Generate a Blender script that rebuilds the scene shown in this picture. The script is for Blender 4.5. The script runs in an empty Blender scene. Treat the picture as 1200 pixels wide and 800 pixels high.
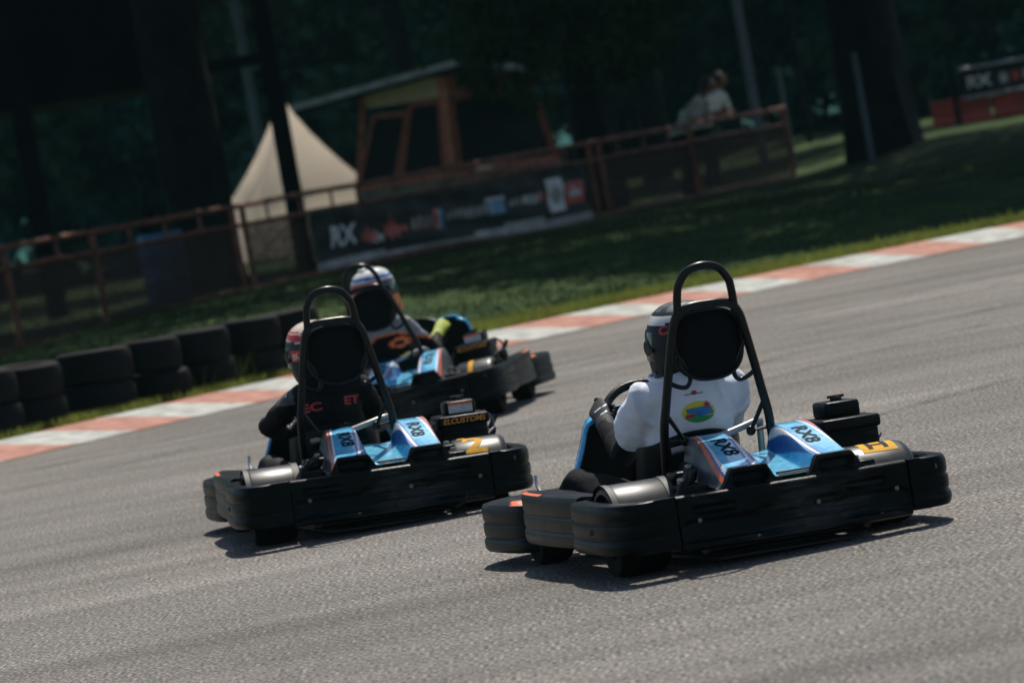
import bpy, bmesh, math, random
from mathutils import Vector, Matrix, noise, Euler
from mathutils.bvhtree import BVHTree
R = math.radians
random.seed(7)
scene = bpy.context.scene
C = scene.collection

HAZE = .00016
# ------------------------------------------------------------------ camera constants
F_PX, CAM_H, PITCH, ROLL = 5400.0, 1.55, R(2.36), R(10.0)      # focal length in photo pixels (1200 wide)

def ray(px, py):
    dx, dy = px-600, py-400
    c, s = math.cos(ROLL), math.sin(ROLL)
    r = c*dx - s*dy; u = -s*dx - c*dy
    return Vector((r, F_PX*math.cos(PITCH)+u*math.sin(PITCH), -F_PX*math.sin(PITCH)+u*math.cos(PITCH)))
def gz(px, py, z=0.0):
    d = ray(px, py); t = (z-CAM_H)/d.z
    return Vector((d.x*t, d.y*t, z))
def at(px, py, Y):
    d = ray(px, py); t = Y/d.y
    return Vector((d.x*t, Y, CAM_H+d.z*t))

# ------------------------------------------------------------------ materials
MATS = {}
def mat(name, col, rough=0.5, metal=0.0, var=0.0, scale=20.0, bump=0.0, bscale=60.0, col2=None, spec=0.5, rvar=0.0, alpha=1.0, coat=0.0, sheen=0.0):
    m = bpy.data.materials.new(name); m.use_nodes = True
    nt = m.node_tree; N = nt.nodes; L = nt.links
    p = N['Principled BSDF']
    p.inputs['Base Color'].default_value = (*col, 1)
    p.inputs['Roughness'].default_value = rough
    p.inputs['Metallic'].default_value = metal
    p.inputs['Specular IOR Level'].default_value = spec
    p.inputs['Coat Weight'].default_value = coat
    tc = N.new('ShaderNodeTexCoord')
    if var or col2 or rvar:
        n = N.new('ShaderNodeTexNoise'); n.inputs['Scale'].default_value = scale; n.inputs['Detail'].default_value = 5
        L.new(tc.outputs['Object'], n.inputs['Vector'])
        if var or col2:
            r = N.new('ShaderNodeValToRGB')
            a = tuple(max(0, c*(1-var)) for c in col); b = col2 if col2 else tuple(c*(1+var) for c in col)
            r.color_ramp.elements[0].position = .35; r.color_ramp.elements[1].position = .65
            r.color_ramp.elements[0].color = (*a, 1); r.color_ramp.elements[1].color = (*b, 1)
            L.new(n.outputs['Fac'], r.inputs['Fac']); L.new(r.outputs['Color'], p.inputs['Base Color'])
        if rvar:
            mr = N.new('ShaderNodeMapRange'); mr.inputs['To Min'].default_value = rough-rvar; mr.inputs['To Max'].default_value = rough+rvar
            L.new(n.outputs['Fac'], mr.inputs['Value']); L.new(mr.outputs['Result'], p.inputs['Roughness'])
    if bump:
        n2 = N.new('ShaderNodeTexNoise'); n2.inputs['Scale'].default_value = bscale; n2.inputs['Detail'].default_value = 4
        L.new(tc.outputs['Object'], n2.inputs['Vector'])
        b = N.new('ShaderNodeBump'); b.inputs['Strength'].default_value = bump; b.inputs['Distance'].default_value = .01
        L.new(n2.outputs['Fac'], b.inputs['Height']); L.new(b.outputs['Normal'], p.inputs['Normal'])
    if alpha < 1:
        p.inputs['Alpha'].default_value = alpha
    MATS[name] = m
    return m

M = dict(
 plastic = mat('black_plastic', (.0015,.0032,.0038), .33, var=.35, scale=9, bump=.12, bscale=220, rvar=.10, spec=.09),
 plastic2 = mat('grey_black_plastic', (.004,.0065,.007), .34, var=.3, scale=14, bump=.1, bscale=200, rvar=.08, spec=.11),
 guard = mat('guard_plastic', (.015,.018,.019), .38, spec=.3, var=.25, scale=18, rvar=.08),
 dark = mat('deep_black', (.003,.004,.004), .6),
 tube = mat('black_steel_tube', (.003,.0045,.005), .30, var=.2, scale=30, rvar=.08, spec=.3),
 rubber = mat('rubber', (.0035,.0042,.0045), .8, spec=.15, var=.3, scale=25, bump=.2, bscale=150),
 pad = mat('foam_pad', (.003,.004,.0045), .8, spec=.15, var=.3, scale=30, bump=.15, bscale=300),
 silver = mat('bare_steel', (.34,.34,.33), .38, metal=.35, rvar=.06, scale=30),
 dimsteel = mat('dull_steel', (.16,.16,.16), .4, metal=1, rvar=.1, scale=40),
 rim = mat('wheel_rim', (.08,.08,.085), .4, metal=.8),
 blue = mat('kart_blue', (.045,.36,.68), .26, coat=.8, var=.12, scale=25, rvar=.06),
 sky = mat('kart_light_blue', (.13,.52,.76), .26, coat=.8, var=.15, scale=40, rvar=.06),
 navy = mat('kart_dark_blue', (.012,.10,.30), .32, coat=.3, var=.1, scale=25),
 white = mat('white_graphic', (.68,.70,.70), .35, coat=.2, var=.08, scale=40),
 orange = mat('orange_graphic', (.75,.14,.03), .38, var=.15, scale=40),
 peach = mat('pale_orange_graphic', (.62,.36,.24), .4, var=.2, scale=40),
 ggrey = mat('dark_grey_graphic', (.07,.08,.085), .36, var=.2, scale=30),
 ink = mat('black_ink', (.006,.010,.015), .7, spec=.1),
 yellow = mat('yellow_print', (.66,.34,.015), .65, var=.15, scale=60, spec=.1),
 amber = mat('amber_print', (.62,.25,.02), .45),
 red = mat('red_print', (.42,.02,.03), .45, var=.1, scale=60),
 label = mat('sticker_paper', (.50,.50,.52), .5, var=.12, scale=60),
 green = mat('green_print', (.02,.28,.06), .6),
 lblue = mat('blue_print', (.02,.17,.42), .6),
 ylw = mat('lemon_print', (.65,.58,.02), .6),
 shirt = mat('white_cotton', (.70,.73,.80), .9, var=.04, scale=14, bump=.15, bscale=35),
 cloth = mat('black_cloth', (.0045,.005,.006), .85, spec=.15, var=.3, scale=18, bump=.3, bscale=45),
 suit = mat('black_race_suit', (.004,.0045,.005), .7, spec=.15, var=.35, scale=12, bump=.35, bscale=35),
 sgrey = mat('grey_suit_panel', (.26,.27,.28), .75, var=.2, scale=14, bump=.3, bscale=35),
 dgrey = mat('charcoal_suit_panel', (.06,.065,.07), .75, var=.2, scale=14),
 glove = mat('black_glove', (.012,.012,.013), .75, var=.3, scale=40),
 gloveg = mat('yellow_green_glove', (.30,.36,.03), .7, var=.2, scale=30),
 skin = mat('skin', (.22,.11,.07), .55, var=.1, scale=30),
 hair = mat('black_hair', (.008,.007,.007), .5),
 hel_dark = mat('matte_dark_helmet', (.007,.013,.014), .48, var=.2, scale=20, spec=.25),
 hel_white = mat('white_helmet', (.66,.66,.62), .28, coat=.3, var=.06, scale=30),
 hel_cream = mat('cream_helmet', (.62,.52,.40), .3, coat=.3, var=.12, scale=30),
 hel_red = mat('red_helmet', (.60,.02,.02), .3, coat=.3),
 hel_blue = mat('blue_helmet', (.02,.16,.45), .3, coat=.3),
 hel_teal = mat('dark_teal_helmet', (.006,.022,.030), .42, spec=.3),
 hel_orange = mat('orange_helmet', (.75,.20,.03), .3, coat=.3),
 visor = mat('dark_visor', (.006,.006,.008), .06, spec=.7, coat=.5),
 rail = mat('rusty_brown_paint', (.15,.045,.026), .65, var=.4, scale=6, bump=.2, bscale=50, col2=(.26,.09,.05)),
 barrel = mat('blue_drum_plastic', (.02,.13,.27), .5, var=.25, scale=5),
 canvas = mat('cream_canvas', (.70,.60,.52), .8, var=.06, scale=3),
 wood = mat('red_brown_timber', (.36,.11,.075), .6, var=.3, scale=8, bump=.2, bscale=30),
 woodl = mat('orange_brown_timber', (.46,.15,.09), .6, var=.3, scale=8),
 pale = mat('pale_plinth', (.24,.28,.25), .8, var=.5, scale=2),
 cream = mat('cream_wallboard', (.78,.64,.54), .7, var=.1, scale=6),
 roofm = mat('weathered_roof_sheet', (.32,.34,.34), .6, var=.25, scale=4),
 glass = mat('dark_window_glass', (.003,.008,.011), .4, spec=.05),
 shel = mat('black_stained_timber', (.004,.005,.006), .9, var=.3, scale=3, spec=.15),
 bark = mat('dark_bark', (.007,.009,.009), .95, var=.5, scale=5, bump=.6, bscale=14, spec=.2),
 pole = mat('galvanised_pole', (.10,.125,.13), .7, var=.15, scale=4),
 poleb = mat('pale_blue_pole', (.06,.10,.12), .7, var=.15, scale=4),
 banner = mat('dark_vinyl_banner', (.016,.022,.023), .6, var=.25, spec=.2, scale=3, bump=.2, bscale=8),
 bgrey = mat('banner_grey_band', (.38,.38,.38), .5, var=.3, scale=3),
 bwhite = mat('banner_white_print', (.75,.76,.77), .6, var=.15, scale=9),
 bred = mat('banner_red_print', (.55,.09,.07), .6, var=.15, scale=9),
 bblue = mat('banner_blue_print', (.16,.34,.55), .6, var=.15, scale=9),
 barrier = mat('red_barrier_plastic', (.40,.045,.02), .5, var=.25, scale=4),
 tee = mat('grey_tee', (.42,.46,.46), .9, var=.15, scale=10),
 teew = mat('white_tee', (.80,.82,.82), .9, var=.1, scale=10),
)

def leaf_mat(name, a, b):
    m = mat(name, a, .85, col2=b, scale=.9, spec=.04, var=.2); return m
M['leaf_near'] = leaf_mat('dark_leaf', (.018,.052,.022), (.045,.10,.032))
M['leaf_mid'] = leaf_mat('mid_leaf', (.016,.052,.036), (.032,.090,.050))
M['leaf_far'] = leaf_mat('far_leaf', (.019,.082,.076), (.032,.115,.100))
M['grass_sunlit'] = leaf_mat('grass_sunlit', (.12,.165,.025), (.24,.25,.06))  # verge blades: sunlight of the strip put into a brighter colour
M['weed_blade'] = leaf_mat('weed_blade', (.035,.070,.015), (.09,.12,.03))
M['grass_dark'] = leaf_mat('bank_grass_blade', (.016,.046,.016), (.046,.078,.020))  # darker copy for the bank, its tree shade put into the colour

def net_mat():
    m = bpy.data.materials.new('shade_net'); m.use_nodes = True
    nt = m.node_tree; N = nt.nodes; L = nt.links
    p = N['Principled BSDF']; p.inputs['Base Color'].default_value = (.055,.036,.030,1); p.inputs['Roughness'].default_value = .9
    p.inputs['Specular IOR Level'].default_value = .2
    tc = N.new('ShaderNodeTexCoord'); n = N.new('ShaderNodeTexNoise'); n.inputs['Scale'].default_value = 45
    L.new(tc.outputs['Object'], n.inputs['Vector'])
    mr = N.new('ShaderNodeMapRange'); mr.inputs['From Min'].default_value = .45; mr.inputs['From Max'].default_value = .62
    mr.inputs['To Min'].default_value = 1.0; mr.inputs['To Max'].default_value = .52
    L.new(n.outputs['Fac'], mr.inputs['Value']); L.new(mr.outputs['Result'], p.inputs['Alpha'])
    return m
M['net'] = net_mat()
def canvas_mat():
    m = MATS['cream_canvas']; nt = m.node_tree; N = nt.nodes; L = nt.links; p = N['Principled BSDF']; o = N['Material Output']
    t = N.new('ShaderNodeBsdfTranslucent'); t.inputs['Color'].default_value = (.95,.88,.79,1); x = N.new('ShaderNodeMixShader'); x.inputs['Fac'].default_value = .78
    L.new(p.outputs['BSDF'], x.inputs[1]); L.new(t.outputs['BSDF'], x.inputs[2]); L.new(x.outputs['Shader'], o.inputs['Surface'])
canvas_mat()
def grass_light():
    m = MATS['grass_sunlit']; nt = m.node_tree; N = nt.nodes; L = nt.links; p = N['Principled BSDF']; o = N['Material Output']
    t = N.new('ShaderNodeBsdfTranslucent'); t.inputs['Color'].default_value = (.20,.23,.05,1); x = N.new('ShaderNodeMixShader'); x.inputs['Fac'].default_value = .5
    L.new(p.outputs['BSDF'], x.inputs[1]); L.new(t.outputs['BSDF'], x.inputs[2]); L.new(x.outputs['Shader'], o.inputs['Surface'])
grass_light()
def scuffs(m, col, lo=.60, hi=.72):
    nt = m.node_tree; N = nt.nodes; L = nt.links; p = N['Principled BSDF']; tc = N.new('ShaderNodeTexCoord')
    mp = N.new('ShaderNodeMapping'); mp.inputs['Scale'].default_value = (5, 5, 70); mp.inputs['Rotation'].default_value = (.06, .05, 0); L.new(tc.outputs['Object'], mp.inputs['Vector'])
    n = N.new('ShaderNodeTexNoise'); n.inputs['Scale'].default_value = 1.0; n.inputs['Detail'].default_value = 6; n.inputs['Roughness'].default_value = .7; L.new(mp.outputs['Vector'], n.inputs['Vector'])
    n2 = N.new('ShaderNodeTexNoise'); n2.inputs['Scale'].default_value = 3.2; n2.inputs['Detail'].default_value = 3; L.new(tc.outputs['Object'], n2.inputs['Vector'])
    ad = N.new('ShaderNodeMath'); ad.operation = 'MULTIPLY_ADD'; ad.inputs[1].default_value = .55; L.new(n2.outputs['Fac'], ad.inputs[0])
    hf = N.new('ShaderNodeMath'); hf.operation = 'MULTIPLY'; hf.inputs[1].default_value = .62; L.new(n.outputs['Fac'], hf.inputs[0]); L.new(hf.outputs[0], ad.inputs[2])
    mr = N.new('ShaderNodeMapRange'); mr.inputs['From Min'].default_value = lo; mr.inputs['From Max'].default_value = hi; mr.inputs['To Max'].default_value = .8; L.new(ad.outputs[0], mr.inputs['Value'])
    x = N.new('ShaderNodeMix'); x.data_type = 'RGBA'; x.inputs['B'].default_value = (*col, 1)
    src = p.inputs['Base Color'].links[0].from_socket; L.new(mr.outputs['Result'], x.inputs['Factor']); L.new(src, x.inputs['A']); L.new(x.outputs['Result'], p.inputs['Base Color'])
scuffs(M['plastic'], (.040,.043,.043), .61, .74); scuffs(M['plastic2'], (.045,.048,.048), .61, .74); scuffs(M['guard'], (.09,.09,.088), .62, .76)
def asphalt_mat():
    m = bpy.data.materials.new('asphalt'); m.use_nodes = True
    nt = m.node_tree; N = nt.nodes; L = nt.links
    p = N['Principled BSDF']; p.inputs['Roughness'].default_value = .85; p.inputs['Specular IOR Level'].default_value = .3
    tc = N.new('ShaderNodeTexCoord')
    def nz(sc, det=3, vec=None):
        n = N.new('ShaderNodeTexNoise'); n.inputs['Scale'].default_value = sc; n.inputs['Detail'].default_value = det
        L.new(vec if vec else tc.outputs['Object'], n.inputs['Vector']); return n
    fine = nz(62, 2); mid = nz(17, 3); big = nz(.35, 4)
    mp = N.new('ShaderNodeMapping'); mp.inputs['Rotation'].default_value = (0, 0, R(-50)); mp.inputs['Scale'].default_value = (.10, 1.5, 1)
    L.new(tc.outputs['Object'], mp.inputs['Vector']); streak = nz(1.3, 5, mp.outputs['Vector'])
    r = N.new('ShaderNodeValToRGB'); e = r.color_ramp.elements
    e[0].position = .30; e[0].color = (.020,.0185,.016,1); e[1].position = .70; e[1].color = (.44,.40,.35,1)
    k = e.new(.5); k.color = (.124,.114,.100,1)
    L.new(fine.outputs['Fac'], r.inputs['Fac'])
    def mul(a, fac_out, lo, hi):
        mr = N.new('ShaderNodeMapRange'); mr.inputs['From Min'].default_value = .3; mr.inputs['From Max'].default_value = .7
        mr.inputs['To Min'].default_value = lo; mr.inputs['To Max'].default_value = hi
        L.new(fac_out, mr.inputs['Value'])
        x = N.new('ShaderNodeMix'); x.data_type = 'RGBA'; x.blend_type = 'MULTIPLY'; x.inputs['Factor'].default_value = 1
        L.new(a, x.inputs['A']); L.new(mr.outputs['Result'], x.inputs['B']); return x.outputs['Result']
    c = mul(r.outputs['Color'], mid.outputs['Fac'], .8, 1.15)
    c = mul(c, big.outputs['Fac'], .68, 1.18)
    c = mul(c, streak.outputs['Fac'], .70, 1.14)
    L.new(c, p.inputs['Base Color'])
    b = N.new('ShaderNodeBump'); b.inputs['Strength'].default_value = .5; b.inputs['Distance'].default_value = .008
    L.new(fine.outputs['Fac'], b.inputs['Height']); L.new(b.outputs['Normal'], p.inputs['Normal'])
    return m
M['asphalt'] = asphalt_mat()
def mark_mat():
    m = mat('rubber_marks', (.018,.017,.016), .8, spec=.15); nt = m.node_tree; N = nt.nodes; L = nt.links; p = N['Principled BSDF']
    tc = N.new('ShaderNodeTexCoord'); n = N.new('ShaderNodeTexNoise'); n.inputs['Scale'].default_value = 2.2; n.inputs['Detail'].default_value = 8; n.inputs['Roughness'].default_value = .75; L.new(tc.outputs['Object'], n.inputs['Vector'])
    mr = N.new('ShaderNodeMapRange'); mr.inputs['From Min'].default_value = .42; mr.inputs['From Max'].default_value = .75; mr.inputs['To Max'].default_value = .5; L.new(n.outputs['Fac'], mr.inputs['Value']); L.new(mr.outputs['Result'], p.inputs['Alpha']); return m
M['marks'] = mark_mat()

def soil_mat():
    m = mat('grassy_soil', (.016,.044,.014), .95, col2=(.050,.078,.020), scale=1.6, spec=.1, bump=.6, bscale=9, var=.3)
    return m
M['soil'] = soil_mat()
def kerb_mat(name, a, b):
    return mat(name, a, .75, col2=b, scale=7, bump=.25, bscale=60, var=.15, spec=.3)
M['kerbr'] = kerb_mat('kerb_red', (.30,.12,.08), (.44,.21,.155))
M['kerbw'] = kerb_mat('kerb_white', (.30,.31,.28), (.47,.48,.44))

# ------------------------------------------------------------------ helpers
def tag(o, label=None, cat=None, group=None, kind=None):
    if label: o['label'] = label
    if cat: o['category'] = cat
    if group: o['group'] = group
    if kind: o['kind'] = kind
    return o
def thing(name, label, cat, loc=(0,0,0), rot=(0,0,0), group=None):
    o = bpy.data.objects.new(name, None); C.objects.link(o); o.empty_display_size = .3
    o.location = loc; o.rotation_euler = rot
    return tag(o, label, cat, group)
def link(name, me, parent=None):
    o = bpy.data.objects.new(name, me); C.objects.link(o)
    if parent: o.parent = parent
    return o

class MB:
    def __init__(s): s.v = []; s.f = []; s.m = []; s.mi = 0
    def add(s, vs, fs):
        b = len(s.v); s.v += [Vector(v) for v in vs]
        for f in fs: s.f.append(tuple(i+b for i in f)); s.m.append(s.mi)
        return s
    def grid(s, rows, closed=False, caps=False):
        n = len(rows[0]); vs = [p for r in rows for p in r]; fs = []
        for i in range(len(rows)-1):
            for j in range(n if closed else n-1):
                k = (j+1) % n
                fs.append((i*n+j, i*n+k, (i+1)*n+k, (i+1)*n+j))
        if caps:
            fs.append(tuple(range(n-1, -1, -1))); fs.append(tuple((len(rows)-1)*n+j for j in range(n)))
        return s.add(vs, fs)
    def box(s, c, d, rot=None):
        hx, hy, hz = d[0]/2, d[1]/2, d[2]/2
        vs = [Vector((x*hx, y*hy, z*hz)) for z in (-1,1) for y in (-1,1) for x in (-1,1)]
        if rot is not None:
            mm = Euler(rot).to_matrix() if not isinstance(rot, Matrix) else rot
            vs = [mm @ v for v in vs]
        vs = [v+Vector(c) for v in vs]
        return s.add(vs, [(0,2,3,1),(4,5,7,6),(0,1,5,4),(2,6,7,3),(0,4,6,2),(1,3,7,5)])
    def rbox(s, c, d, r=.01, rot=None, seg=3):
        bm = bmesh.new(); bmesh.ops.create_cube(bm, size=1)
        for v in bm.verts: v.co = Vector((v.co.x*d[0], v.co.y*d[1], v.co.z*d[2]))
        bmesh.ops.bevel(bm, geom=bm.edges[:], offset=min(r, min(d)*.49), segments=seg, affect='EDGES', profile=.5)
        mm = Matrix.Identity(3) if rot is None else Euler(rot).to_matrix()
        bm.verts.index_update()
        vs = [mm @ v.co + Vector(c) for v in bm.verts]; fs = [tuple(v.index for v in f.verts) for f in bm.faces]
        bm.free(); return s.add(vs, fs)
    def tube(s, pts, r, n=10, closed=False, caps=True):
        pts = [Vector(p) for p in pts]; rows = []
        rr = r if isinstance(r, (list, tuple)) else [r]*len(pts)
        up = None
        for i, p in enumerate(pts):
            if closed: t = pts[(i+1) % len(pts)]-pts[i-1]
            else: t = pts[min(i+1, len(pts)-1)]-pts[max(i-1, 0)]
            t.normalize()
            if up is None:
                up = Vector((0,0,1)) if abs(t.z) < .9 else Vector((1,0,0))
            a = (up - t*up.dot(t)).normalized(); b = t.cross(a); up = a
            rows.append([p+(a*math.cos(q)+b*math.sin(q))*rr[i] for q in [2*math.pi*k/n for k in range(n)]])
        if closed: rows.append(rows[0])
        return s.grid(rows, True, caps and not closed)
    def cyl(s, c, axis, r, h, n=24, r2=None):
        axis = Vector(axis).normalized(); c = Vector(c)
        return s.tube([c-axis*h/2, c+axis*h/2], [r, r if r2 is None else r2], n)
    def lathe(s, c, axis, prof, n=32, caps=False):
        axis = Vector(axis).normalized(); c = Vector(c)
        a = axis.orthogonal().normalized(); b = axis.cross(a)
        rows = [[c+axis*h+(a*math.cos(q)+b*math.sin(q))*r for q in [2*math.pi*k/n for k in range(n)]] for r, h in prof]
        return s.grid(rows, True, caps)
    def ell(s, c, rad, n=16, m=10, rot=None):
        c = Vector(c); rows = []
        mm = Euler(rot).to_matrix() if rot else Matrix.Identity(3)
        for i in range(m+1):
            ph = -math.pi/2+math.pi*i/m
            rows.append([c+mm @ Vector((rad[0]*math.cos(ph)*math.cos(q), rad[1]*math.cos(ph)*math.sin(q), rad[2]*math.sin(ph))) for q in [2*math.pi*k/n for k in range(n)]])
        return s.grid(rows, True)
    def limb(s, pts, rad, side=(1,0,0), n=16):
        pts = [Vector(p) for p in pts]; side = Vector(side); rows = []
        for i, p in enumerate(pts):
            t = (pts[min(i+1, len(pts)-1)]-pts[max(i-1, 0)]).normalized()
            a = (side-t*side.dot(t))
            a = a.normalized() if a.length > 1e-4 else t.orthogonal().normalized()
            b = t.cross(a)
            r = rad[i] if isinstance(rad[i], tuple) else (rad[i], rad[i])
            rows.append((p, a, b, r, t))
        out = []
        def ring(p, a, b, r, k=1.0): return [p+a*math.cos(q)*r[0]*k+b*math.sin(q)*r[1]*k for q in [2*math.pi*j/n for j in range(n)]]
        p, a, b, r, t = rows[0]; m0 = min(r)
        out.append(ring(p-t*m0*.85, a, b, r, .35)); out.append(ring(p-t*m0*.5, a, b, r, .8))
        for p, a, b, r, t in rows: out.append(ring(p, a, b, r))
        m0 = min(r); out.append(ring(p+t*m0*.5, a, b, r, .8)); out.append(ring(p+t*m0*.85, a, b, r, .35))
        return s.grid(out, True, True)
    def sweep(s, path, prof, closed=False):
        """path: plan points (x,y); prof: (offset outward, z), outward = right of travel direction"""
        rows = []
        P = [Vector((p[0], p[1], 0)) for p in path]
        for i, p in enumerate(P):
            t = (P[min(i+1, len(P)-1)]-P[max(i-1, 0)]).normalized(); nrm = Vector((t.y, -t.x, 0))
            rows.append([p+nrm*o+Vector((0,0,z)) for o, z in prof])
        return s.grid(rows, True, True)
    def mesh(s, name, mats, smooth=True, fix=True, weld=False):
        me = bpy.data.meshes.new(name); me.from_pydata([tuple(v) for v in s.v], [], s.f)
        for m in (mats if isinstance(mats, (list, tuple)) else [mats]): me.materials.append(m)
        me.polygons.foreach_set('material_index', s.m)
        if fix or weld:
            bm = bmesh.new(); bm.from_mesh(me)
            if weld: bmesh.ops.remove_doubles(bm, verts=bm.verts, dist=1e-5)
            if fix: bmesh.ops.recalc_face_normals(bm, faces=bm.faces)
            bm.to_mesh(me); bm.free()
        if smooth:
            me.polygons.foreach_set('use_smooth', [True]*len(me.polygons))
            try: me.set_sharp_from_angle(angle=R(38))
            except Exception: pass
        return me
    def build(s, name, mats, parent=None, **k):
        return link(name, s.mesh(name, mats, **k), parent)

def catmull(P, n=8, closed=False):
    P = [Vector(p) for p in P]; out = []; L = len(P)
    for i in range(L if closed else L-1):
        p0 = P[(i-1) % L] if closed or i > 0 else P[0]*2-P[1]
        p1 = P[i]; p2 = P[(i+1) % L]
        p3 = P[(i+2) % L] if closed or i+2 < L else P[-1]*2-P[-2]
        for k in range(n):
            t = k/n
            out.append(.5*((2*p1)+(p2-p0)*t+(2*p0-5*p1+4*p2-p3)*t*t+(3*p1-p0-3*p2+p3)*t**3))
    if not closed: out.append(P[-1].copy())
    return out
def sstep(a, b, x):
    t = max(0, min(1, (x-a)/(b-a))); return t*t*(3-2*t)
def rbx(x, z, cx, cz, hx, hz, r=.01, w=.008):
    qx, qz = abs(x-cx)-hx+r, abs(z-cz)-hz+r
    d = math.hypot(max(qx, 0), max(qz, 0))+min(max(qx, qz), 0)-r
    return 1-sstep(-w, w, d)

def paint(o, fn, mats):
    me = o.data; me.materials.clear()
    for m in mats: me.materials.append(m)
    for p in me.polygons: p.material_index = fn(p.center, p.normal)
def voxel(mb, name, size, smooth=3):
    """one continuous surface out of overlapping closed pieces"""
    o = mb.build('tmp', M['cloth'])
    r = o.modifiers.new('r', 'REMESH'); r.mode = 'VOXEL'; r.voxel_size = size; r.use_smooth_shade = True
    if smooth:
        q = o.modifiers.new('s', 'SMOOTH'); q.iterations = smooth; q.factor = .5
    dg = bpy.context.evaluated_depsgraph_get(); me = bpy.data.meshes.new_from_object(o.evaluated_get(dg))
    old = o.data; bpy.data.objects.remove(o); bpy.data.meshes.remove(old); me.name = name
    me.polygons.foreach_set('use_smooth', [True]*len(me.polygons))
    return me
def wrinkle(me, amp, freq, stretch=(1,1,1), seed=0):
    me.update(); co = [v.co.copy() for v in me.vertices]; no = [v.normal.copy() for v in me.vertices]
    off = Vector((seed*3.1, seed*1.7, seed))
    for i, v in enumerate(me.vertices):
        q = Vector((co[i].x*stretch[0], co[i].y*stretch[1], co[i].z*stretch[2]))*freq+off
        k = noise.noise(q)+.5*noise.noise(q*2.1); k = 1-2*abs(k)
        v.co = co[i]+no[i]*amp*(k-.3)
def bvh(o):
    me = o.data; return BVHTree.FromPolygons([v.co for v in me.vertices], [tuple(p.vertices) for p in me.polygons])

def text_mesh(s, size, sub=True, bold=.0, sx=1.0, shear=0.0):
    cu = bpy.data.curves.new('t', 'FONT'); cu.body = s; cu.size = size; cu.align_x = 'CENTER'; cu.align_y = 'CENTER'
    cu.offset = bold*size; cu.resolution_u = 3; cu.shear = shear
    o = bpy.data.objects.new('t', cu); C.objects.link(o)
    dg = bpy.context.evaluated_depsgraph_get(); me = bpy.data.meshes.new_from_object(o.evaluated_get(dg))
    bpy.data.objects.remove(o); bpy.data.curves.remove(cu)
    bm = bmesh.new(); bm.from_mesh(me)
    bmesh.ops.remove_doubles(bm, verts=bm.verts, dist=1e-6)
    for _ in range(2 if sub else 0): bmesh.ops.subdivide_edges(bm, edges=[e for e in bm.edges if e.calc_length() > size*.12], cuts=1)
    bmesh.ops.triangulate(bm, faces=bm.faces)
    for v in bm.verts: v.co.x *= sx
    bm.to_mesh(me); bm.free(); me.materials.clear()
    return me
def shape_mesh(pts, size=None):
    """flat filled shape, finely divided so that it can follow a surface"""
    bm = bmesh.new(); vs = [bm.verts.new((p[0], p[1], 0)) for p in pts]; bm.faces.new(vs)
    bmesh.ops.triangulate(bm, faces=bm.faces)
    for _ in range(4): 
        L = max(e.calc_length() for e in bm.edges); bmesh.ops.subdivide_edges(bm, edges=[e for e in bm.edges if e.calc_length() > L*.55], cuts=1); bmesh.ops.triangulate(bm, faces=bm.faces)
    me = bpy.data.meshes.new('shape'); bm.to_mesh(me); bm.free(); return me
def oval(a, b, n=28, s=0, e=2*math.pi): return [(a*math.cos(s+(e-s)*i/n), b*math.sin(s+(e-s)*i/n)) for i in range(n)]
def rect(w, h, x=0, y=0): return [(x-w/2,y-h/2),(x+w/2,y-h/2),(x+w/2,y+h/2),(x-w/2,y+h/2)]
def frame(pos, x, y):
    x = Vector(x).normalized(); y = Vector(y); y = (y-x*y.dot(x)).normalized(); z = x.cross(y)
    return Matrix(((x.x,y.x,z.x,pos[0]),(x.y,y.y,z.y,pos[1]),(x.z,y.z,z.z,pos[2]),(0,0,0,1)))
def decal(name, me, m, parent, Mx, tree=None, off=.0015, reach=.25, cast=None):
    """print a flat shape on a surface: vertices follow the surface under them"""
    me.name = name
    if not me.materials: me.materials.append(m)
    nz_ = (Mx.to_3x3() @ Vector((0,0,1))).normalized() if cast is None else Vector(cast).normalized()
    for v in me.vertices:
        p = Mx @ v.co
        if tree:
            h = tree.ray_cast(p+nz_*reach, -nz_, reach*2)
            if h[0] is not None:
                p = h[0]+nz_*off
        v.co = p
    return link(name, me, parent)

# ------------------------------------------------------------------ world, sun, camera
SUN_EL, SUN_AZ = R(60), R(14)       # azimuth measured from +Y (away from the camera) towards +X
w = bpy.data.worlds.new("World"); scene.world = w; w.use_nodes = True
nt = w.node_tree; bg = nt.nodes['Background']; st = nt.nodes.new('ShaderNodeTexSky')
st.sky_type = 'NISHITA'; st.sun_disc = False; st.sun_elevation = SUN_EL; st.sun_rotation = SUN_AZ
nt.links.new(st.outputs['Color'], bg.inputs['Color']); bg.inputs['Strength'].default_value = .09
sl = bpy.data.lights.new('sun', 'SUN'); sl.energy = 4.4; sl.angle = R(.5); sl.color = (1, .94, .85)
so = bpy.data.objects.new('sun', sl); C.objects.link(so); so.location = (0, 60, 60)
sd = Vector((math.sin(SUN_AZ)*math.cos(SUN_EL), math.cos(SUN_AZ)*math.cos(SUN_EL), math.sin(SUN_EL)))
so.rotation_euler = sd.to_track_quat('Z', 'Y').to_euler()

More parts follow.
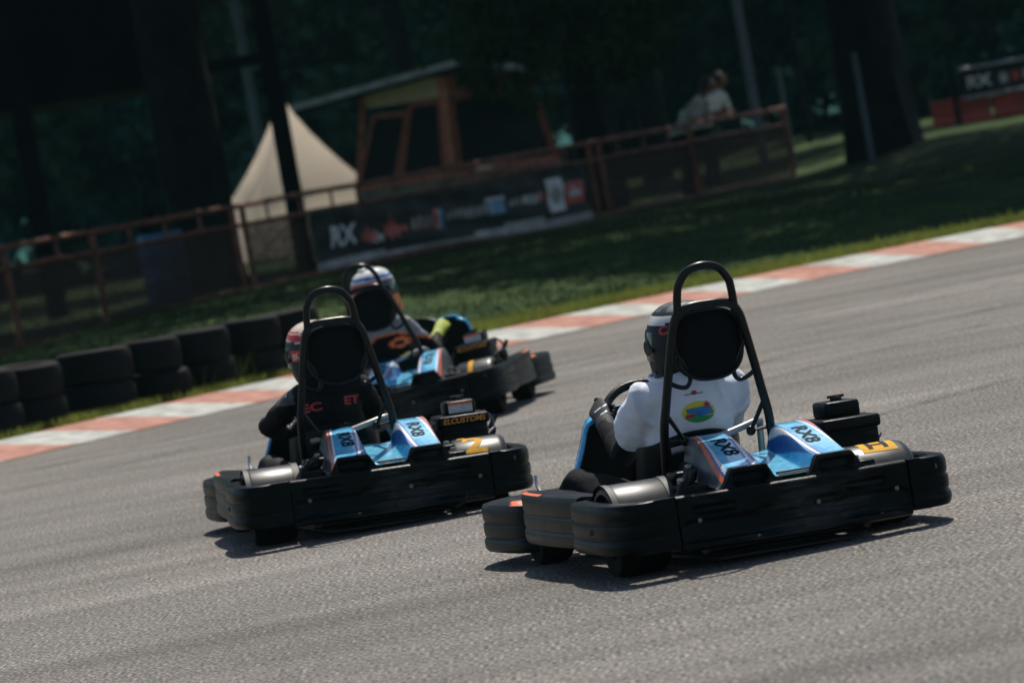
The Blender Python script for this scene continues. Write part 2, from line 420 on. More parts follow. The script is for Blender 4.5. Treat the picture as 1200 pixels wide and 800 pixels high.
cam = bpy.data.cameras.new('camera'); co = bpy.data.objects.new('camera', cam); C.objects.link(co); scene.camera = co
cam.sensor_width = 36; cam.lens = 36*F_PX/1200; cam.clip_end = 2000; cam.clip_start = .1
fw = Vector((0, math.cos(PITCH), -math.sin(PITCH))); lv = Vector((1,0,0)); upv = Vector((0, math.sin(PITCH), math.cos(PITCH)))
cr, sr = math.cos(ROLL), math.sin(ROLL)
X_ = lv*cr-upv*sr; Y_ = lv*sr+upv*cr; Z_ = -fw
co.matrix_world = Matrix(((X_.x,Y_.x,Z_.x,0),(X_.y,Y_.y,Z_.y,0),(X_.z,Y_.z,Z_.z,CAM_H),(0,0,0,1)))
cam.dof.use_dof = True; cam.dof.focus_distance = 17.6; cam.dof.aperture_fstop = 4.2; cam.dof.aperture_blades = 9
vs = scene.view_settings; vs.view_transform = 'Standard'; vs.look = 'None'; vs.gamma = 1; vs.exposure = 0.2; vs.use_curve_mapping = False
scene.cycles.use_denoising = True


# ================================================================== SETTING
KI = catmull([(-15,13),(-12,19),(-9,25),(-6,29.3),(-3.4,32.8),(-1.95,34.6),(.03,36.95),(1.99,38.85),(4.6,40.6),(8,42.1),(13,43.4),(22,44.4),(40,45)], 12)
KW, KH = 1.1, .085
def offs(P, d):
    out = []
    for i, p in enumerate(P):
        t = (P[min(i+1, len(P)-1)]-P[max(i-1, 0)]).normalized()
        out.append(Vector((p.x-t.y*d, p.y+t.x*d, 0)))
    return out
KI = [Vector((p[0], p[1], 0)) for p in [(v.x, v.y) for v in [Vector((q[0], q[1], 0)) for q in KI]]] if False else [Vector((q[0], q[1], 0)) for q in KI]
KO = offs(KI, KW)
def bank_d(x, y):
    best = 1e9; sgn = 1
    for i in range(len(KO)-1):
        a, b = KO[i], KO[i+1]; ab = b-a; t = max(0, min(1, ((x-a.x)*ab.x+(y-a.y)*ab.y)/ab.length_squared))
        dx, dy = x-a.x-ab.x*t, y-a.y-ab.y*t; d = math.hypot(dx, dy)
        if d < best: best = d; sgn = 1 if (-ab.y*dx+ab.x*dy) > 0 else -1
    return best*sgn
def bank_z(d, x=0, y=0):
    if d < 0: return KH-.012
    z = KH-.012+.04*sstep(.0, 1.2, d)+(.29-.17*sstep(-3.2, -6.0, x) if False else .29-.17*(1-sstep(-6.2, -3.4, x)))*sstep(1.2, 11, d)
    z += .26*sstep(4.4, 6.6, x)*sstep(3, 12, d)
    return z+.03*noise.noise(Vector((x*.5, y*.5, 0)))*sstep(.5, 3, d)
def bz(x, y): return bank_z(bank_d(x, y), x, y)

# track: one asphalt sheet; bank: a sheet that starts at the kerb; wide plain beyond
far = MB(); far.add([(-300,-120,-.06),(300,-120,-.06),(300,345,-.06),(-300,345,-.06)], [(0,1,2,3)])
tag(far.build('ground', M['soil']), kind='structure')
tr = MB(); big = [(-15,-60)]+[(p.x, p.y) for p in KI]+[(60,46),(60,-60)]
ctr = MB(); rows = []
pl = [(p.x, p.y) for p in KI]
for k in range(14):
    f = (k/13)**1.6
    rows.append([Vector((x*(1-f)+(-15+55*i/(len(pl)-1))*f, y*(1-f)+(-40)*f, 0)) for i, (x, y) in enumerate(pl)])
tr.grid(rows); tag(tr.build('track', M['asphalt']), kind='structure')
# rubber laid down along the racing line
rnd0 = random.Random(31)
for d0, d1, u0, u1, wd in ((-1.4,-2.6,34,70,.16),(-2.7,-3.8,34,72,.14),(-3.3,-5.2,40,84,.20),(-4.6,-6.0,38,80,.15),(-6.5,-8.4,36,84,.22),(-7.6,-9.0,30,76,.16),(-10.5,-12.5,30,70,.18),(-12.2,-14.0,28,66,.2),(-15.0,-17.5,24,62,.2)):
    rows = []
    for i in range(60):
        f = i/59; u = u0+(u1-u0)*f; k = int(u); ff = u-k; p_ = KI[k].lerp(KI[k+1], ff); t_ = (KI[k+1]-KI[k]).normalized(); n_ = Vector((-t_.y, t_.x, 0))
        d = d0+(d1-d0)*f+.25*math.sin(f*3.1); h_ = wd/2*min(1, f*8, (1-f)*8)
        rows.append([p_+n_*(d-h_)+Vector((0,0,.004)), p_+n_*(d+h_)+Vector((0,0,.004))])
    mk = MB(); mk.grid(rows); tag(mk.build('tyre_mark', M['marks'], smooth=False), kind='structure')
kb = MB(); s = 0; rowsI = []
# kerb as coloured blocks
dense = []
for i in range(len(KI)-1):
    n = max(2, int((KI[i+1]-KI[i]).length/.06))
    for k in range(n): dense.append(KI[i].lerp(KI[i+1], k/n))
dO = offs(dense, KW)
kb = MB(); acc = 0
def kz(f): return .006+KH*sstep(0, 1, f)**.8
for i in range(len(dense)-1):
    a, b = dense[i], dense[i+1]; c_, d_ = dO[i], dO[i+1]
    wob = .03*noise.noise(Vector((acc*1.3, 0, 0)))
    kb.mi = int((acc+wob)/.665) % 2
    cs = [[a.lerp(c_, f)+Vector((0,0,kz(f))) for f in (0,.15,.35,.6,.85,1)], [b.lerp(d_, f)+Vector((0,0,kz(f))) for f in (0,.15,.35,.6,.85,1)]]
    cs[0].append(c_+Vector((0,0,-.05))); cs[1].append(d_+Vector((0,0,-.05)))
    kb.grid(cs); acc += (b-a).length
tag(kb.build('kerb', [M['kerbr'], M['kerbw']], weld=True), kind='structure')

# bank terrain
bk = MB(); rows = []
ds = [0,.3,.6,1,1.5,2,3,4,5,6,7,8,9,10,11,13,16,20,26,34,45,60,80,110,150]
for d in ds:
    row = []
    for i, p in enumerate(KO):
        t = (KO[min(i+1, len(KO)-1)]-KO[max(i-1, 0)]).normalized()
        g = Vector((-.45,.89,0)) if d > 12 else None
        n_ = Vector((-t.y, t.x, 0))
        dd = min(d, 12)
        q = p+n_*dd
        if d > 12: q = q+Vector((-.15,.99,0))*(d-12)
        row.append(Vector((q.x, q.y, bank_z(d, q.x, q.y) if d > 0 else KH-.02)))
    rows.append(row)
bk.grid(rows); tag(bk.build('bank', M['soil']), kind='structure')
# far hill behind the trees
hl = MB(); rows = []
for j in range(14):
    y = 150+j*14; rows.append([Vector((x*14, y, -2+30*sstep(150, 290, y)+4*noise.noise(Vector((x*.6, j*.5, 2))))) for x in range(-22, 23)])
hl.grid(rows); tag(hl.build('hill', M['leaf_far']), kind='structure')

# grass: short blades on the bank
def blades(name, m, n, gen, seed):
    rnd = random.Random(seed); g = MB()
    for _ in range(n):
        x, y, z, h, wd = gen(rnd)
        a = rnd.uniform(0, 6.28); lx, ly = rnd.gauss(0, .35)*h, rnd.gauss(0, .35)*h
        dx, dy = math.cos(a)*wd, math.sin(a)*wd
        g.add([(x-dx,y-dy,z-.01),(x+dx,y+dy,z-.01),(x+lx,y+ly,z+h)], [(0,1,2)])
    tag(g.build(name, m, smooth=False, fix=False), kind='stuff')
KOs = KO
def along(rnd, lo, hi):
    u = rnd.uniform(lo, hi); i = int(u); i = min(i, len(KO)-2); f = u-i
    p = KO[i].lerp(KO[i+1], f); t = (KO[i+1]-KO[i]).normalized(); return p, Vector((-t.y, t.x, 0))
LO, HI = 30, 110
def g_edge(rnd):
    p, n_ = along(rnd, LO, HI); d = abs(rnd.gauss(0, .36))-.05; q = p+n_*d
    return q.x, q.y, bank_z(max(0, d), q.x, q.y), rnd.uniform(.04, .10), .008
blades('verge_grass', M['grass_sunlit'], 52000, g_edge, 3)
def g_bank(rnd):
    p, n_ = along(rnd, LO, HI); d = rnd.uniform(1.1, 16); q = p+n_*d
    k = 1+.8*noise.noise(Vector((q.x*.7, q.y*.7, 5)))
    return q.x, q.y, bank_z(d, q.x, q.y), rnd.uniform(.025, .06)*k, .007
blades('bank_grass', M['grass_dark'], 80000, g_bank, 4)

# ================================================================== KARTS  (x right, y forward, z up, metres, origin on the ground)
LOBE = [(-.022,.070),(.000,.073),(.016,.086),(.022,.104),(.021,.122),(.013,.134),(.006,.138),(.006,.143),(.012,.147),(.015,.160),(.015,.190),(.012,.200),(.004,.204),(.003,.210),(.008,.214),(.012,.225),(.012,.258),(.008,.276),(-.002,.288),(-.014,.293),(-.048,.293),(-.056,.285),(-.056,.085)]
def zmap(prof, z0, z1, k=1.0): return [((.014+(o-.014)*.55)*k if o > -.003 else o, z0+(z-.07)/(.293-.07)*(z1-z0)) for o, z in prof]
CX = .035
def cowl_z(x, y):
    a = abs(x); t = (y+.93)/.43
    hump = .350+.110*sstep(-.15, 1.0, t)
    val = .302+.070*t
    k = sstep(.060, .098, a)
    z = val+(hump-val)*k
    o = sstep(.215, .268, a); z = z*(1-o)+(.29+.04*t)*o
    return z
def cowl_paint(c, n):
    a = abs(c.x)+.10*(c.y+.7); 
    if abs(c.x) < .066: return 0
    if a > .228: return 5
    if a > .219: return 3
    if a > .213: return 2
    if a > .203: return 4
    if a > .116: return 0 if (noise.noise(Vector((c.x*9, c.y*5, 3))) < .12) else 1
    if a > .107: return 2
    if a > .095: return 4
    if a > .074: return 2
    return 1

def make_kart(label, X, Y, yaw, roll, num, steer=0.0, z0=0.0, hs=0.0, sc=1.0, fh=.43, fo=0.0):
    k = thing('racing_kart', label, 'kart', (X, Y, z0), (0, roll, yaw), 'racing karts on the track'); k.scale = (sc, sc, sc)
    P, P2, T = M['plastic'], M['plastic2'], M['tube']
    # ---- floor tray and tube chassis
    b = MB(); b.sweep([(-.2,.95),(-.33,.5),(-.33,-.2),(-.24,-.85)], [(0,.05),(0,.058),(-.001,.058),(-.001,.05)])
    b = MB(); b.add([(-.2,.98,.055),(.2,.98,.055),(.33,.5,.055),(.33,-.2,.055),(.25,-.9,.055),(-.25,-.9,.055),(-.33,-.2,.055),(-.33,.5,.055)]+[(-.2,.98,.047),(.2,.98,.047),(.33,.5,.047),(.33,-.2,.047),(.25,-.9,.047),(-.25,-.9,.047),(-.33,-.2,.047),(-.33,.5,.047)],
          [tuple(range(8)), tuple(range(15,7,-1))]+[(i, i+8, (i+1) % 8+8, (i+1) % 8) for i in range(8)])
    b.build('floor_tray', M['dark'], k, smooth=False)
    b = MB()
    for s in (-1, 1):
        b.tube(catmull([(s*.30,-.9,.09),(s*.31,-.5,.075),(s*.33,0,.07),(s*.31,.45,.07),(s*.20,.9,.08)], 6), .015)
        b.tube([(s*.31,.45,.085),(s*.47,.45,.12)], .015)
        b.tube([(s*.33,-.15,.09),(s*.6,-.15,.13)], .011); b.tube([(s*.33,.25,.09),(s*.59,.25,.13)], .011)
        b.tube([(s*.30,-.88,.09),(s*.33,-.97,.16)], .013); b.tube([(s*.2,.9,.08),(s*.2,1.03,.14)], .013)
    for y in (-.80,-.45,.0,.45,.85): b.tube([(-.31 if y < .8 else -.21,y,.078),(.31 if y < .8 else .21,y,.078)], .014)
    b.tube([(-.58,-.62,.14),(.58,-.62,.14)], .022, 12)
    b.build('chassis_frame', T, k)
    # ---- wheels
    for s in (-1, 1):
        for (y, r, wd, xc) in ((-.62,.14,.19,.46),(.45,.128,.125,.475)):
            b = MB(); h = wd/2
            b.lathe((s*xc,y,r), (s,0,0), [(r*.52,-h*.9),(r*.8,-h),(r*.93,-h*.97),(r*.985,-h*.78),(r,-h*.5),(r,h*.5),(r*.985,h*.78),(r*.93,h*.97),(r*.8,h),(r*.52,h*.9),(r*.52,-h*.9)], 40)
            wh = b.build('wheel', M['rubber'], k); wh.rotation_euler = (0, -roll, 0)
            b = MB(); b.lathe((s*xc,y,r), (s,0,0), [(r*.53,-h*.9),(r*.45,-h*.6),(r*.42,h*.3),(r*.2,h*.35),(r*.18,h*.7),(.001,h*.7)], 28)
            b.build('rim', M['rim'], wh)
    # ---- rear bumper: pressed panel with recesses
    NX, NZ = 110, 26; rows = []
    def recess(x, z):
        d = 0
        for cx in (-.27, .285): d += .016*rbx(x, z, cx, .236, .075, .013, .012)+.010*rbx(x, z, cx+.02, .168, .135, .032, .02)
        for cx in (-.055, .105): d += .014*rbx(x, z, cx, .172, .062, .045, .02)
        d += .008*rbx(x, z, .01, .122, .40, .005, .005)
        return d
    for i in range(NX+1):
        x = -.40+.85*i/NX; y0 = -1.0+.035*(abs(x-.02)/.44)**2.2; row = []
        for j in range(NZ+1):
            z = .104+.170*j/NZ; bul = .012*math.sin(math.pi*min(1, (z-.095)/.09)) if z < .185 else 0
            row.append(Vector((x, y0-bul*.6+recess(x, z), z)))
        for (o, z) in ((.004,.283),(.012,.290),(.022,.293),(.045,.293),(.055,.287),(.058,.27),(.058,.100),(.02,.096)):
            row.append(Vector((x, y0+o, z)))
        rows.append(row)
    b = MB(); b.grid(rows, True, True); rb = b.build('rear_bumper', P, k)
    for x, z in ((-.33,.20),(-.13,.115),(.10,.20),(.33,.13),(.40,.20)):
        b = MB(); b.lathe((x, -1.0+.035*(abs(x-.02)/.44)**2.2+.003, z), (0,-1,0), [(.009,0),(.008,.004),(.001,.005)], 10); b.build('bolt', M['dimsteel'], rb)
    # ---- corner guards
    for s in (-1, 1):
        x0 = .407 if s < 0 else .457
        path = catmull([(x0,-.972,0),(.53,-.968,0),(.585,-.94,0),(.620,-.86,0),(.632,-.74,0),(.630,-.55,0),(.615,-.42,0)], 6)
        path = [(p[0]*s, p[1]) for p in path]
        if s < 0: path = path[::-1]
        b = MB(); nP = len(path); rows = []
        PV = [Vector((p[0], p[1], 0)) for p in path]
        for i, p in enumerate(PV):
            t = (PV[min(i+1, nP-1)]-PV[max(i-1, 0)]).normalized(); nr = Vector((t.y, -t.x, 0))
            e = (i if s > 0 else nP-1-i)/(nP-1); fl = .15+.85*sstep(.05, .35, e)          # lobes fade out into the flat rear panel
            rows.append([p+nr*(o*fl+(0 if o > -.03 else 0)) + Vector((0,0,z)) if o > -.03 else p+nr*o+Vector((0,0,z)) for o, z in zmap(LOBE, .112, .292)])
        b.grid(rows, True, True); cg = b.build('corner_guard', P, k)
        b = MB(); b.rbox((s*.637,-.70,.197), (.03,.050,.024), .008); b.build('slot', M['dark'], cg)
        for z in (.150, .255):
            b = MB(); b.lathe((s*.545,-.966,z), (0,-1,0), [(.016,-.002),(.015,.004),(.008,.0045),(.007,.002),(.001,.002)], 14); b.build('bolt', M['dimsteel'], cg)
    # ---- side pods
    for s in (-1, 1):
        path = [(p[0]*s, p[1]) for p in catmull([(.595,-.42,0),(.612,-.2,0),(.615,.06,0),(.606,.25,0),(.575,.37,0)], 6)]
        if s < 0: path = path[::-1]
        prof = zmap(LOBE[:-3], .118, .306, .75)+[(-.19,.285),(-.20,.14)]
        b = MB(); b.sweep(path, prof); sp = b.build('side_pod', P2, k)
        def sp_paint(c, n, s=s):
            if n.z > .6 and c.z > .28:
                a = abs(c.x)
                if c.y < .0: return 0
                if a > .580: return 1
                return 3 if a < .46 else 0
            return 0
        paint(sp, sp_paint, [P2, M['orange'], M['white'], M['blue']])
    # ---- front bumper with painted nose
    hp = [(.50,.40,0),(.575,.47,0),(.612,.74,0),(.595,.88,0),(.50,.98,0),(.33,1.03,0),(.15,1.05,0),(0,1.055,0)]
    path = catmull(hp+[(-p[0], p[1], 0) for p in hp[-2::-1]], 6)
    prof = zmap(LOBE[:-3], .066, .252)+[(-.05,.256),(-.14,.245),(-.15,.09)]
    b = MB(); b.sweep([(p[0], p[1]) for p in path], prof); fb = b.build('front_bumper', P2, k)
    bm = bmesh.new(); bm.from_mesh(fb.data); bmesh.ops.subdivide_edges(bm, edges=[e for e in bm.edges if e.calc_length() > .035 and e.verts[0].co.z > .215], cuts=3, use_grid_fill=True); bm.to_mesh(fb.data); bm.free()
    def fb_paint(c, n):
        if n.z > .55 and c.z > .225:
            e = math.hypot(abs(c.x)/.61, (c.y-.35)/.70)
            if e > 1.0: return 0
            if e > .955: return 1
            if e > .91: return 2
            return 3 if .84 < e < .86 else 4
        return 0
    paint(fb, fb_paint, [P2, M['orange'], M['peach'], M['blue'], M['ggrey']])
    # front fenders over the wheels
    for s in (-1, 1):
        b = MB(); rows = []
        for i in range(9):
            q = R(25+i*16); rows.append([Vector((s*x, .45+math.cos(q)*rr, .128+math.sin(q)*rr)) for x, rr in ((.40,.15),(.41,.162),(.53,.162),(.545,.15))])
        b.grid(rows); b.build('front_fender', P2, k)
    # ---- nose cone and front fairing
    b = MB(); rows = []
    for i in range(9):
        f = i/8; y = .62+.40*f; hw = .30-.06*f; zt = .27-.05*f*f
        rows.append([Vector((hw*u, y, .06+(zt-.06)*(1-abs(u)**2.6))) for u in [j/10-1 for j in range(21)]])
    b.grid(rows); nose = b.build('nose_cone', M['blue'], k)
    paint(nose, lambda c, n: 0 if abs(c.x) > .16 else (1 if abs(c.x) > .12 else 2), [M['blue'], M['white'], M['ggrey']])
    b = MB(); rows = []
    for i in range(17):
        f = i/16; z = .13+fh*f; hw = .335-.085*sstep(.15, 1, f)-.02*f
        if f > .9: hw *= 1-.25*((f-.9)/.1)**2
        yb = .60-.10*f
        rows.append([Vector((-.07+fo+hw*math.copysign(abs(math.sin(u*math.pi/2))**.85, u), yb-.19*abs(u)**2.2*(1-.25*f), z-.025*abs(u)**3)) for u in [j/12-1 for j in range(25)]])
    b.grid(rows); fr = b.build('front_fairing', [M['dark'], M['blue']], k, fix=False)
    sm = fr.modifiers.new('s', 'SOLIDIFY'); sm.thickness = .012; sm.offset = 0; sm.material_offset = 1; sm.material_offset_rim = 1
    dg = bpy.context.evaluated_depsgraph_get(); nm = bpy.data.meshes.new_from_object(fr.evaluated_get(dg)); fr.modifiers.clear(); fr.data = nm
    # fuel tank and pedals between the legs
    b = MB(); b.rbox((-.13,.40,.16), (.17,.22,.18), .04); b.build('fuel_tank', M['ggrey'], k)
    for s in (-1, 1):
        b = MB(); b.tube(catmull([(-.13+s*.13,.84,.07),(-.13+s*.14,.86,.16),(-.13+s*.14,.83,.26)], 5), .008); b.tube([(-.18+s*.14,.835,.25),(-.08+s*.14,.835,.25)], .010); b.build('pedal', M['silver'], k)
    b = MB(); b.tube(catmull([(-.36,.66,.22),(-.385,.73,.235),(-.40,.80,.28),(-.395,.83,.325)], 5), .007); b.build('foot_guard', M['silver'], k)
    # ---- steering
    Cw = Vector((-.065,.33,.515)); nw = Vector((0,-.80,.60)).normalized(); aw = Vector((1,0,0)); bw = nw.cross(aw)*-1; bw = Vector((0,.60,.80))
    b = MB(); b.tube([Cw+(aw*math.cos(q)*.165+bw*math.sin(q)*.150) for q in [2*math.pi*i/44 for i in range(44)]], .0165, 12, closed=True)
    sw = b.build('steering_wheel', M['plastic2'], k)
    b = MB()
    for q in (R(195)+steer, R(-15)+steer, R(90)+steer):
        b.tube([Cw-nw*.02, Cw+aw*math.cos(q)*.155+bw*math.sin(q)*.140], .012)
    b.cyl(Cw-nw*.02, nw, .045, .02); b.build('wheel_spokes', M['dark'], sw)
    b = MB(); b.tube([Cw-nw*.02, Vector((-.10,.72,.10))], .010); b.build('steering_column', M['dimsteel'], k)
    # ---- seat
    prof = catmull([(0,.14,.15),(0,.06,.11),(0,-.08,.085),(0,-.24,.095),(0,-.345,.17),(0,-.395,.30),(0,-.43,.43),(0,-.44,.475)], 5)
    rows = []
    for i, p in enumerate(prof):
        f = i/(len(prof)-1); bk_ = sstep(.45, .75, f); hw = .19+.015*math.sin(f*3.1)-.02*sstep(.85, 1, f); row = []
        for j in range(17):
            u = j/8-1; c3 = abs(u)**2.8
            row.append(Vector((-.115+hw*u, p.y+bk_*.16*c3, p.z+(1-bk_)*.15*c3-(.05*abs(u)**3*sstep(.85, 1, f)))))
        rows.append(row)
    b = MB(); b.grid(rows); se = b.build('seat', P2, k, fix=False)
    sm = se.modifiers.new('s', 'SOLIDIFY'); sm.thickness = .012; sm.offset = -1
    dg = bpy.context.evaluated_depsgraph_get(); nm = bpy.data.meshes.new_from_object(se.evaluated_get(dg)); se.modifiers.clear(); se.data = nm
    b = MB(); b.tube(catmull([(-.24,-.470,.418),(-.12,-.480,.432),(.02,-.470,.462),(.10,-.44,.478),(.125,-.40,.47),(.13,-.37,.42),(.13,-.34,.15)], 6), .0125, 12); b.build('seat_stay', M['silver'], k)
    # ---- roll hoop and headrest
    def yl(z): return -.46-.30*(z-.3)          # the hoop leans back
    hx = -.045
    def hp_(x, z): return (hx+x+hs-.05*(z-.3), yl(z), z+.022*sstep(.3, .8, z))
    b = MB()
    fr_ = [(-.205,.30),(-.203,.40),(-.196,.50),(-.180,.58),(-.160,.68),(-.137,.79),(-.122,.85),(-.10,.885),(-.06,.90),(0,.902)]
    fr_ = catmull([hp_(x, z) for x, z in fr_+[(-x, z) for x, z in fr_[-2::-1]]], 4)
    b.tube(fr_, .0165, 12); hoop = b.build('roll_hoop', T, k)
    b = MB(); up_ = [(-.108,.86),(-.100,.95),(-.090,.985),(-.058,1.025),(0,1.04)]
    b.tube(catmull([hp_(x, z) for x, z in up_+[(-x, z) for x, z in up_[-2::-1]]], 5), .0150, 12); b.build('top_hoop', T, hoop)
    for s in (-1, 1):
        b = MB(); b.tube(catmull([hp_(s*.140,.775), hp_(s*.118,.73), hp_(s*.092,.685), hp_(s*.082,.650), hp_(s*.098,.625), hp_(s*.130,.630), hp_(s*.166,.650)], 5), .0085, 10); b.build('belt_loop', T, hoop)
        b = MB(); b.tube([hp_(s*.185,.545), hp_(s*.125,.445), hp_(s*.20,.452)], .009, 8); b.ell(hp_(s*.125,.445), (.018,.012,.018)); b.build('brace', T, hoop)
    rows = []
    for (dy, k_) in ((0.0,.82),(.004,.93),(.014,.985),(.03,1.0),(.055,1.0),(.075,.97),(.085,.85),(.088,.4)):
        row = []
        for i in range(40):
            q = 2*math.pi*i/40; c_, s_ = math.cos(q), math.sin(q); e = .62 if s_ > 0 else .80
            x = math.copysign(abs(c_)**e, c_)*.128*k_; z = math.copysign(abs(s_)**e, s_)*.127*k_
            x *= 1-.10*(-min(0, z)/.127)**2
            row.append(Vector((hx+hs-.020+x, yl(.76)+.012+dy, .780+z)))
        rows.append(row)
    b = MB(); b.grid(rows, True, True); hr = b.build('headrest', M['pad'], k)
    b = MB(); ring = []
    for i in range(44):
        q = 2*math.pi*i/44; c_, s_ = math.cos(q), math.sin(q); e = .62 if s_ > 0 else .80
        ring.append(Vector((hx+hs-.020+math.copysign(abs(c_)**e, c_)*.124, yl(.76)+.013, .780+math.copysign(abs(s_)**e, s_)*.123)))
    b.tube(ring, .006, 8, closed=True); b.build('headrest_piping', M['tube'], hr)
    # ---- rear cowl
    rows = []
    for i in range(110):
        y = -.94+.44*i/109; rows.append([Vector((x, y-(.012*math.cos(x*22)) if i == 0 else y, cowl_z(x, y))) for x in [-.27+.54*j/240 for j in range(241)]])
    rows.append([Vector((v.x, v.y+.03, v.z-.05)) for v in rows[-1]]); rows.append([Vector((v.x*.9, v.y+.05, .16)) for v in rows[-2]])
    b = MB(); b.grid(rows); cw = b.build('rear_cowl', M['sky'], k); cw.location.x = CX; paint(cw, cowl_paint, [M['sky'], M['blue'], M['navy'], M['orange'], M['white'], M['ggrey']])
    ct = bvh(cw)
    for s in (-1, 1):
        Mx = frame((s*.152,-.70,.5), (0,-1,0), (s*1.0,0,0)) if s > 0 else frame((s*.152,-.70,.5), (0,-1,0), (1,0,0))
        decal('lettering', text_mesh('RX8', .075, bold=.03, sx=1.25), M['ink'], cw, Mx, ct, cast=(0,0,1))
    # black rear skirt with vents
    NXc, NZc = 110, 22; rows = []
    def sk(x, z, zt):
        d = 0
        for s in (-1, 1): d += .045*rbx(x, z, s*.158, .318, .062, .019, .016, .006)
        d += .04*rbx(x, z, 0, .290, .042, .015, .008, .005)
        return d
    for i in range(NXc+1):
        x = -.27+.54*i/NXc; zt = cowl_z(x, -.94)+.004; row = [Vector((x, -.930, zt+.002)), Vector((x, -.958, zt+.001))]
        for j in range(NZc+1):
            z = zt-(zt-.20)*j/NZc; row.append(Vector((x, -.962+sk(x, z, zt)-.004*math.sin(math.pi*j/NZc), z)))
        rows.append(row)
    b = MB(); b.grid(rows); skt = b.build('cowl_skirt', P, k); skt.location.x = CX
    b = MB(); b.tube([(-.055,-.967,.313),(.055,-.967,.313),(.036,-.967,.268),(-.036,-.967,.268)], .0035, 8, closed=True); b.build('vent_trim', M['dimsteel'], skt)
    b = MB()
    b.tube([(-.062,-.962,.318),(.062,-.962,.318)], .005); b.build('vent_lip', M['plastic2'], skt)
    # ---- engine, air box, exhaust, chain guard
    b = MB(); b.rbox((.38,-.40,.19), (.20,.26,.20), .02)
    for z in (.14,.165,.19,.215,.24): b.box((.38,-.40,z), (.225,.275,.008))
    eng = b.build('engine', M['dimsteel'], k)
    b = MB(); rows = []
    for y, hw, zt, zb in ((-.52,.100,.40,.29),(-.515,.104,.41,.285),(-.50,.107,.415,.28),(-.30,.107,.43,.28),(-.24,.10,.40,.28)):
        rows.append([Vector((.425+x*hw*.96, y, z)) for x, z in ((-.98,zb),(-1,zb+.01),(-1,zt-.012),(-.9,zt),(.9,zt),(1,zt-.012),(1,zb+.01),(.98,zb))])
    b.grid(rows, True, True)
    ab = b.build('air_box', P, k)
    b = MB(); b.rbox((.425,-.402,.420), (.226,.250,.046), .012); lid = b.build('air_box_lid', P2, ab)
    b = MB(); b.rbox((.428,-.37,.470), (.135,.15,.062), .014); b.build('air_filter_cover', P2, ab)
    b = MB(); b.cyl((.428,-.38,.505), (0,0,1), .022, .018, 12); b.box((.428,-.38,.517), (.06,.016,.010)); b.box((.428,-.38,.513), (.016,.05,.008)); b.build('filler_cap', M['dark'], ab)
    if num != 'plate': decal('lettering', text_mesh('ELCUSTOMS', .034, sub=False, bold=.02, shear=.2, sx=.98), M['amber'], ab, frame((.425,-.5285,.420), (1,0,0), (0,0,1)))
    if num != 'plate': decal('warning_sticker', shape_mesh(rect(.105, .043)), M['label'], ab, frame((.428,-.4465,.472), (1,0,0), (0,0,1)))
    if num != 'plate': decal('sticker_band', shape_mesh(rect(.105, .010)), M['orange'], ab, frame((.428,-.4475,.4890), (1,0,0), (0,0,1)))
    # sloping shroud from the air box to the cowl
    b = MB(); rows = []
    for f in [i/8 for i in range(9)]:
        x = .33-.13*f; zt = .425-.055*sstep(0, 1, f)
        rows.append([Vector((x, y, z)) for y, z in ((-.50,.26),(-.505,zt-.03),(-.48,zt),(-.30,zt+.005),(-.26,zt-.03),(-.25,.26))])
    b.grid(rows, True, True); b.build('engine_shroud', P2, k)
    b = MB(); b.rbox((.325,-.80,.275), (.085,.18,.07), .012); b.rbox((.315,-.70,.31), (.06,.08,.05), .012); b.build('chain_guard', P2, k)
    for bp in ((.325,-.80,.315),(.31,-.71,.34)): b = MB(); b.cyl(bp, (0,0,1), .013, .02, 8); b.build('guard_bolt', M['silver'], k)
    b = MB(); b.tube(catmull([(-.36,-.86,.27),(-.30,-.80,.335),(-.25,-.66,.345),(-.22,-.52,.36)], 5), .020, 10); b.rbox((-.29,-.78,.29), (.10,.16,.05), .014); b.rbox((-.25,-.60,.33), (.10,.12,.05), .014); b.build('battery_tray', P2, k)
    for x, y, z in ((-.33,-.82,.335),(-.27,-.74,.345),(-.235,-.62,.365)):
        b = MB(); b.lathe((x,y,z), (0,-.3,1), [(.014,-.012),(.014,.004),(.009,.007),(.001,.007)], 10); b.build('tray_bolt', M['silver'], k)
    b = MB(); b.tube(catmull([(.25,-.36,.2),(.20,-.56,.22),(.05,-.66,.24),(-.1,-.70,.25)], 5), .022, 12); b.cyl((-.12,-.74,.25), (1,0,0), .055, .22); b.build('exhaust', M['dimsteel'], k)
    # ---- rear wheel guards
    for s in (-1, 1):
        b = MB(); rows = []
        x1, x2 = .335, .565
        for x, rr in ((x1,.150),(x1,.160),(x1+.006,.170),(x1+.02,.175),(x2-.03,.175),(x2-.010,.170),(x2,.160),(x2,.146)):
            rows.append([Vector((s*x, -.62+math.cos(q)*rr, .170+math.sin(q)*rr)) for q in [R(-8+196*i/30) for i in range(31)]])
        b.grid(rows); g = b.build('wheel_guard', M['guard'], k)
        gt = bvh(g)
        if s < 0:
            b = MB(); b.grid([[Vector((x, -.62+math.cos(q)*.178, .170+math.sin(q)*.178)) for q in [R(-8+196*i/30) for i in range(31)]] for x in (-.36,-.332)]); b.build('guard_strap', M['dark'], g)
            b = MB(); b.grid([[Vector((x, -.62+math.cos(q)*.1775, .170+math.sin(q)*.1775)) for q in [R(-8+196*i/30) for i in range(31)]] for x in (-.566,-.545)]); b.build('guard_edge', M['dark'], g)
        elif num == 'plate':
            decal('number_plate', shape_mesh(rect(.130, .13)), M['yellow'], g, frame((.455,-.665,.33), (1,0,0), (0,.6,.8)), gt, cast=(0,-.25,1))
            decal('number', text_mesh('H', .12, bold=.02), M['ink'], g, frame((.455,-.665,.33), (1,0,0), (0,.6,.8)), gt, off=.003, cast=(0,-.25,1))
        elif num == '2':
